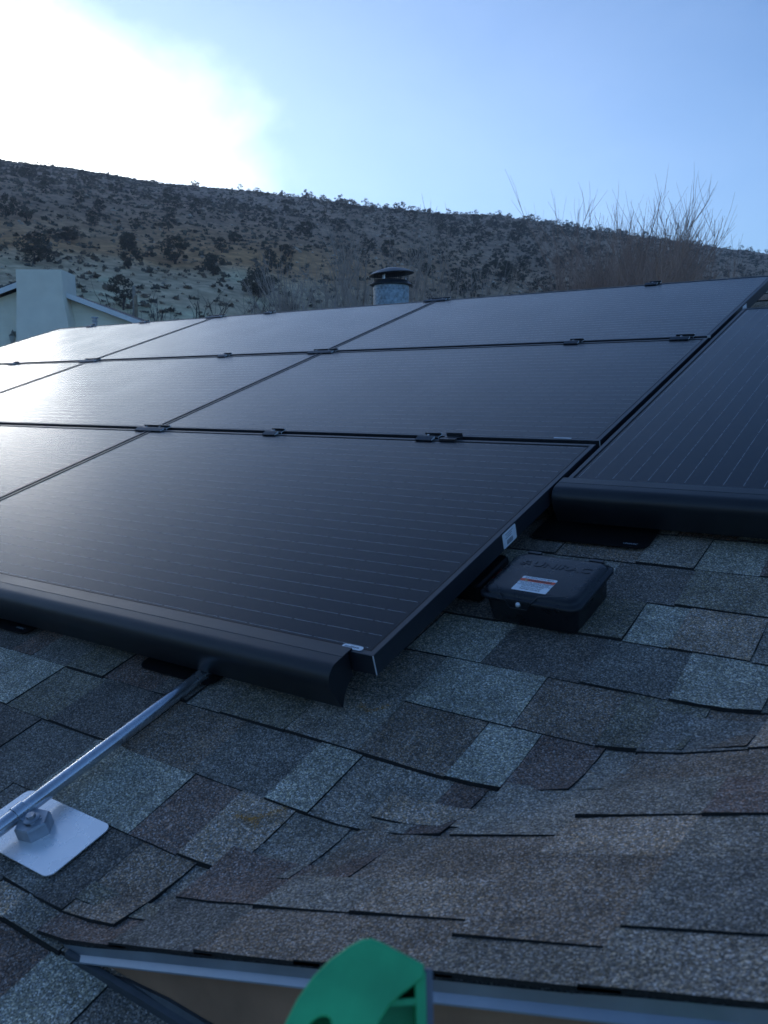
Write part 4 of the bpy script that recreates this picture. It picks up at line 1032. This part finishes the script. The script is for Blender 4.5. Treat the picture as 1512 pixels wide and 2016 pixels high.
while len(cand) < 1250:
    az = rk.uniform(-63, -7); R, te = crest(az); r = math.sqrt(rk.uniform(60 ** 2, (R * 1.03) ** 2))
    t = (r - 40) / (R - 40); rt = np.clip((az + 45) / 15, 0, 1)
    dens = 0.20 + 0.45 * rt - 0.12 * np.clip((t - .7) * 4, 0, 1) * (1 - rt)
    if t < 0.34 and rt < .5: dens *= .18
    x = CP[0] + r * math.sin(rad(az)); y = CP[1] + r * math.cos(rad(az))
    dens *= 0.5 + 1.6 * max(0, float(fbm(np.array([x / 25]), np.array([y / 25]), 3, 77)[0]) + .25)
    if rk.random() < dens and all((x - a) ** 2 + (y - b) ** 2 > c * c for a, b, c in BP):
        w = rk.uniform(.7, 1.75) * (1 + .25 * rt) * (1.0 if rk.random() > .1 else 1.35); cand.append((w / r, x, y, w, r))
cand.sort(key=lambda c: -c[0])
for (s, x, y, w, r) in cand[:278]:
    juniper(x, y, w, rk.uniform(.65, 1.15), int(rk.integers(0, 6)), 'dark juniper bush dotted over the dry hillside', 'juniper bushes dotted over the hillside')
VV, FF = [], []; off = 0
for (s, x, y, w, r) in cand[278:]:
    _, _, V, F = JV[int(rk.integers(0, 6))]; n = 170; sel = V[:n * 3].copy(); 
    c3 = sel.reshape(-1, 3, 3); m3 = c3.mean(1, keepdims=True); sel = (m3 + (c3 - m3) * 1.4).reshape(-1, 3)
    a = rk.uniform(0, 6.28); ca, sa = math.cos(a), math.sin(a); h = w * rk.uniform(.65, 1.1)
    q = np.stack([(sel[:, 0] * ca - sel[:, 1] * sa) * w + x, (sel[:, 0] * sa + sel[:, 1] * ca) * w + y, sel[:, 2] * h + terr(np.array([x]), np.array([y]))[0] - .12 * h], -1)
    VV.append(q); FF.append(F[:n] + off); off += n * 3
tag(link('distant_junipers', np_mesh('distant_junipers', np.concatenate(VV), np.concatenate(FF)), M['juniper']), 'far juniper scrub covering the upper hillside and crest', 'scrub', kind='stuff')
# low scrub tufts and stones: nobody could count them
def scatter(n, size_rng, tri, make, colf, seed, dens_f):
    r_ = np.random.default_rng(seed); az = r_.uniform(-64, -6, n * 3); R, te = crest(az)
    r = np.sqrt(48 ** 2 + r_.random(n * 3) * ((R * 1.02) ** 2 - 48 ** 2))
    keep = r_.random(n * 3) < np.clip(dens_f(az, r, R), 0, 1); az, r, R = az[keep][:n], r[keep][:n], R[keep][:n]
    x = CP[0] + r * np.sin(np.radians(az)); y = CP[1] + r * np.cos(np.radians(az)); z = terr(x, y)
    return x, y, z, r_.uniform(*size_rng, len(x)), r_, r
def scrub(n, name, size, cols, seed, dens, label, k=9, zs=.7, leaf=.34, m='scrub'):
    x, y, z, s, r_, r = scatter(n, size, None, None, None, seed, dens); n = len(x)
    d = r_.normal(size=(n, k, 3)); d /= np.linalg.norm(d, axis=2)[..., None]; d[..., 2] = np.abs(d[..., 2]) * zs
    c = np.stack([x, y, z], -1)[:, None, :] + d * (s * .5)[:, None, None] * r_.uniform(.2, 1, (n, k, 1))
    a = r_.normal(size=(n, k, 3)); a /= np.linalg.norm(a, axis=2)[..., None]; b = np.cross(a, r_.normal(size=(n, k, 3))); b /= np.linalg.norm(b, axis=2)[..., None]
    L = (s * leaf)[:, None, None]
    V = np.stack([c + a * L, c - a * L * .5 + b * L * .8, c - a * L * .5 - b * L * .8], 2).reshape(-1, 3)
    ci = r_.integers(0, len(cols), n); C = np.array(cols)[ci] * r_.uniform(.75, 1.25, (n, 1)); C = np.repeat(C, k * 3, axis=0)
    tag(link(name, np_mesh(name, V, np.arange(len(V)).reshape(-1, 3), C), M[m]), label, 'ground cover', kind='stuff')
lefty = lambda az: np.clip((-36 - az) / 12, 0, 1)
vn = lambda a, b: vnoise(np.asarray(a) + 500.0, np.asarray(b) + 500.0, 3)
scrub(15000, 'sage_scrub', (.25, .95), [(.12, .115, .09), (.14, .125, .10), (.09, .085, .07), (.18, .145, .11)], 31, lambda az, r, R: (0.15 + .6 * vn(az * 1.3, r / 9)) * np.where((r < 80) & (az < -40), .55, 1), 'low grey sage tufts over the hillside')
scrub(6000, 'dry_grass', (.25, .7), [(.30, .235, .165), (.26, .19, .13), (.23, .175, .135)], 32, lambda az, r, R: .5 + 0 * az, 'dry tan grass and weeds over the hillside', k=7, zs=1.0, leaf=.25)
def stones(n, seed):
    x, y, z, s, r_, r = scatter(n, (.18, .75), None, None, None, seed, lambda az, r, R: .12 + .6 * np.clip((az + 46) / 12, 0, 1) * np.clip(1.25 - r / R, 0, 1))
    base = np.array([[1, 0, 0], [-1, 0, 0], [0, 1, 0], [0, -1, 0], [0, 0, .7], [0, 0, -.5]], float)
    F0 = np.array([[0, 2, 4], [2, 1, 4], [1, 3, 4], [3, 0, 4], [2, 0, 5], [1, 2, 5], [3, 1, 5], [0, 3, 5]])
    n = len(x); V = base[None] * r_.uniform(.5, 1.1, (n, 6, 1)) + r_.normal(size=(n, 6, 3)) * .12
    a = r_.uniform(0, 6.28, n); ca, sa = np.cos(a), np.sin(a)
    V = np.stack([V[..., 0] * ca[:, None] - V[..., 1] * sa[:, None], V[..., 0] * sa[:, None] + V[..., 1] * ca[:, None], V[..., 2]], -1) * (s * .6)[:, None, None]
    V += np.stack([x, y, z], -1)[:, None]
    F = (F0[None] + (np.arange(n) * 6)[:, None, None]).reshape(-1, 3)
    C = np.repeat(np.array([.42, .35, .275])[None] * r_.uniform(.6, 1.3, (n, 1)), 6, axis=0)
    tag(link('hillside_stones', np_mesh('hillside_stones', V.reshape(-1, 3), F, C), M['rock']), 'pale stones strewn over the scree slope', 'stones', kind='stuff')
stones(5000, 41)

# bare trees
def bare_tree(name, base, height, spread, seed, m, label, group=None, limbs=7, br=6, tw=6, upright=.75, r0=.09, start=.25, twl=.22, cat='tree', twr=.0055):
    r = random.Random(seed)
    root = empty(name, Matrix.Translation(base)); tag(root, label, cat, group)
    tr = MB(); bm_ = MB(); tm = MB()
    th = height * start
    tr.tube([(0, 0, -.3), (r.uniform(-.05, .05), r.uniform(-.05, .05), th * .5), (r.uniform(-.1, .1), r.uniform(-.1, .1), th)], [r0 * 1.25, r0, r0 * .85], 8); tr.build('trunk', m, root, True)
    def wander(p, d, L, n, up, jit):
        pts = [Vector(p)]; d = Vector(d).normalized()
        for i in range(n):
            d = (d + Vector((r.gauss(0, jit), r.gauss(0, jit), r.gauss(0, jit * .6) + up))).normalized(); pts.append(pts[-1] + d * L / n)
        return pts, d
    for i in range(limbs):
        a = 2 * math.pi * (i + r.random() * .7) / limbs
        d = (math.cos(a) * spread, math.sin(a) * spread, upright)
        L = height * (1 - start) * r.uniform(.62, .95)
        pts, _ = wander((0, 0, th * r.uniform(.7, 1)), d, L, 6, .07, .09)
        bm_.tube(pts, [r0 * .5 * (1 - .14 * k) for k in range(7)], 5)
        for j in range(br):
            q = r.uniform(.25, .98); k = min(5, int(q * 6)); p = pts[k].lerp(pts[k + 1], q * 6 - k)
            dd = (pts[k + 1] - pts[k]).normalized() + Vector((r.gauss(0, .5), r.gauss(0, .5), r.uniform(.1, .5)))
            l2 = height * r.uniform(.16, .34) * (1.1 - .4 * q)
            p2, _ = wander(p, dd, l2, 4, .10, .10)
            bm_.tube(p2, [twr * 2.2, twr * 1.9, twr * 1.6, twr * 1.3, twr * 1.0], 4)
            for t in range(tw):
                q2 = r.uniform(.15, 1); k2 = min(3, int(q2 * 4)); p3 = p2[k2].lerp(p2[k2 + 1], q2 * 4 - k2)
                d3 = (p2[k2 + 1] - p2[k2]).normalized() + Vector((r.gauss(0, .45), r.gauss(0, .45), r.uniform(0, .6)))
                p4, _ = wander(p3, d3, height * twl * r.uniform(.35, 1) * .5, 3, .12, .10)
                tm.tube(p4, [twr, twr * .85, twr * .7, twr * .45], 3, cap=False)
    bm_.build('limbs', m, root, True, fix=False); tag(tm.build('twigs', m, root, False, fix=False), kind='stuff')
    return root
def tree_at(px, dist):
    p = spot(px, 620, dist); z = terr(np.array([p[0]]), np.array([p[1]]))[0]; return Vector((p[0], p[1], z - .1))
def top_h(px, py, dist, base): return spot(px, py, dist)[2] - base.z
TH_ = [(1290, 385, 24, 'bare red-brown thicket tree nearest to the array, in front of the tallest', 69, .38), (1238, 385, 26, 'second tallest bare red-brown thicket tree, just left of the tallest', 67, .35), (1300, 395, 29, 'bare red-brown thicket tree just behind and right of the tallest', 68, .35), (1275, 372, 27, 'tallest bare red-brown thicket tree reaching above the ridge', 61, .42), (1372, 452, 28, 'bare thicket tree at the right end, spreading outward', 62, .36), (1180, 500, 29, 'bare thicket tree left of the tallest one', 63, .40),
       (1225, 440, 33, 'bare thicket tree behind the tallest one', 66, .4)]
for (px_, py_, dist, lab, sd_, sp) in TH_:
    b = tree_at(px_ - 28, dist); bare_tree('bare_tree', b, top_h(px_, py_, dist, b) * .95, sp, sd_, M['twig_red'], lab, 'bare red-brown trees behind the array', limbs=13, br=10, tw=9, upright=1.35, start=.28, twl=.28, twr=.0056)
PA = [(735, 455, 30, 'pale bare bush above and left of the flue', 71), (640, 500, 31, 'pale bare bush furthest left beside the large dark shrub', 72), (835, 480, 29, 'pale bare bush right of the flue', 73), (690, 500, 27, 'low pale bare bush just left of the flue', 74)]
for (px_, py_, dist, lab, sd_) in PA:
    b = tree_at(px_, dist); bare_tree('bare_bush', b, top_h(px_, py_, dist, b) * 1.0, .55, sd_, M['twig_pale'], lab, 'pale bare bushes round the flue', limbs=12, br=9, tw=8, upright=1.0, start=.22, twl=.30, cat='bush', twr=.0085)
for (px_, py_, dist, lab, sd_) in ((325, 535, 34, 'bare dark tree nearer the post, forked limbs', 81), (382, 540, 35, 'bare dark tree right of its forked twin', 82)):
    b = tree_at(px_, dist); bare_tree('bare_tree', b, top_h(px_, py_, dist, b), .75, sd_, M['bark_dark'], lab, 'pair of dark bare trees', limbs=6, br=5, tw=5, upright=.8, start=.42, twl=.26, r0=.10, twr=.011)

# ------------------------------------------------------------------ air
hz = bpy.data.materials.new('haze'); hz.use_nodes = True
hn = hz.node_tree.nodes; hn.remove(hn['Principled BSDF'])
pv = hn.new('ShaderNodeVolumePrincipled'); pv.inputs['Color'].default_value = (0.93, 0.96, 1.0, 1); pv.inputs['Density'].default_value = 0.0007; pv.inputs['Anisotropy'].default_value = 0.55
hz.node_tree.links.new(pv.outputs[0], hn['Material Output'].inputs['Volume'])
m_ = MB(); m_.box(-1530, 1530, -1530, 1530, GZ - 1.6, 118); tag(m_.build('haze', hz), 'thin bluish evening haze over the hillside', 'haze', kind='stuff')
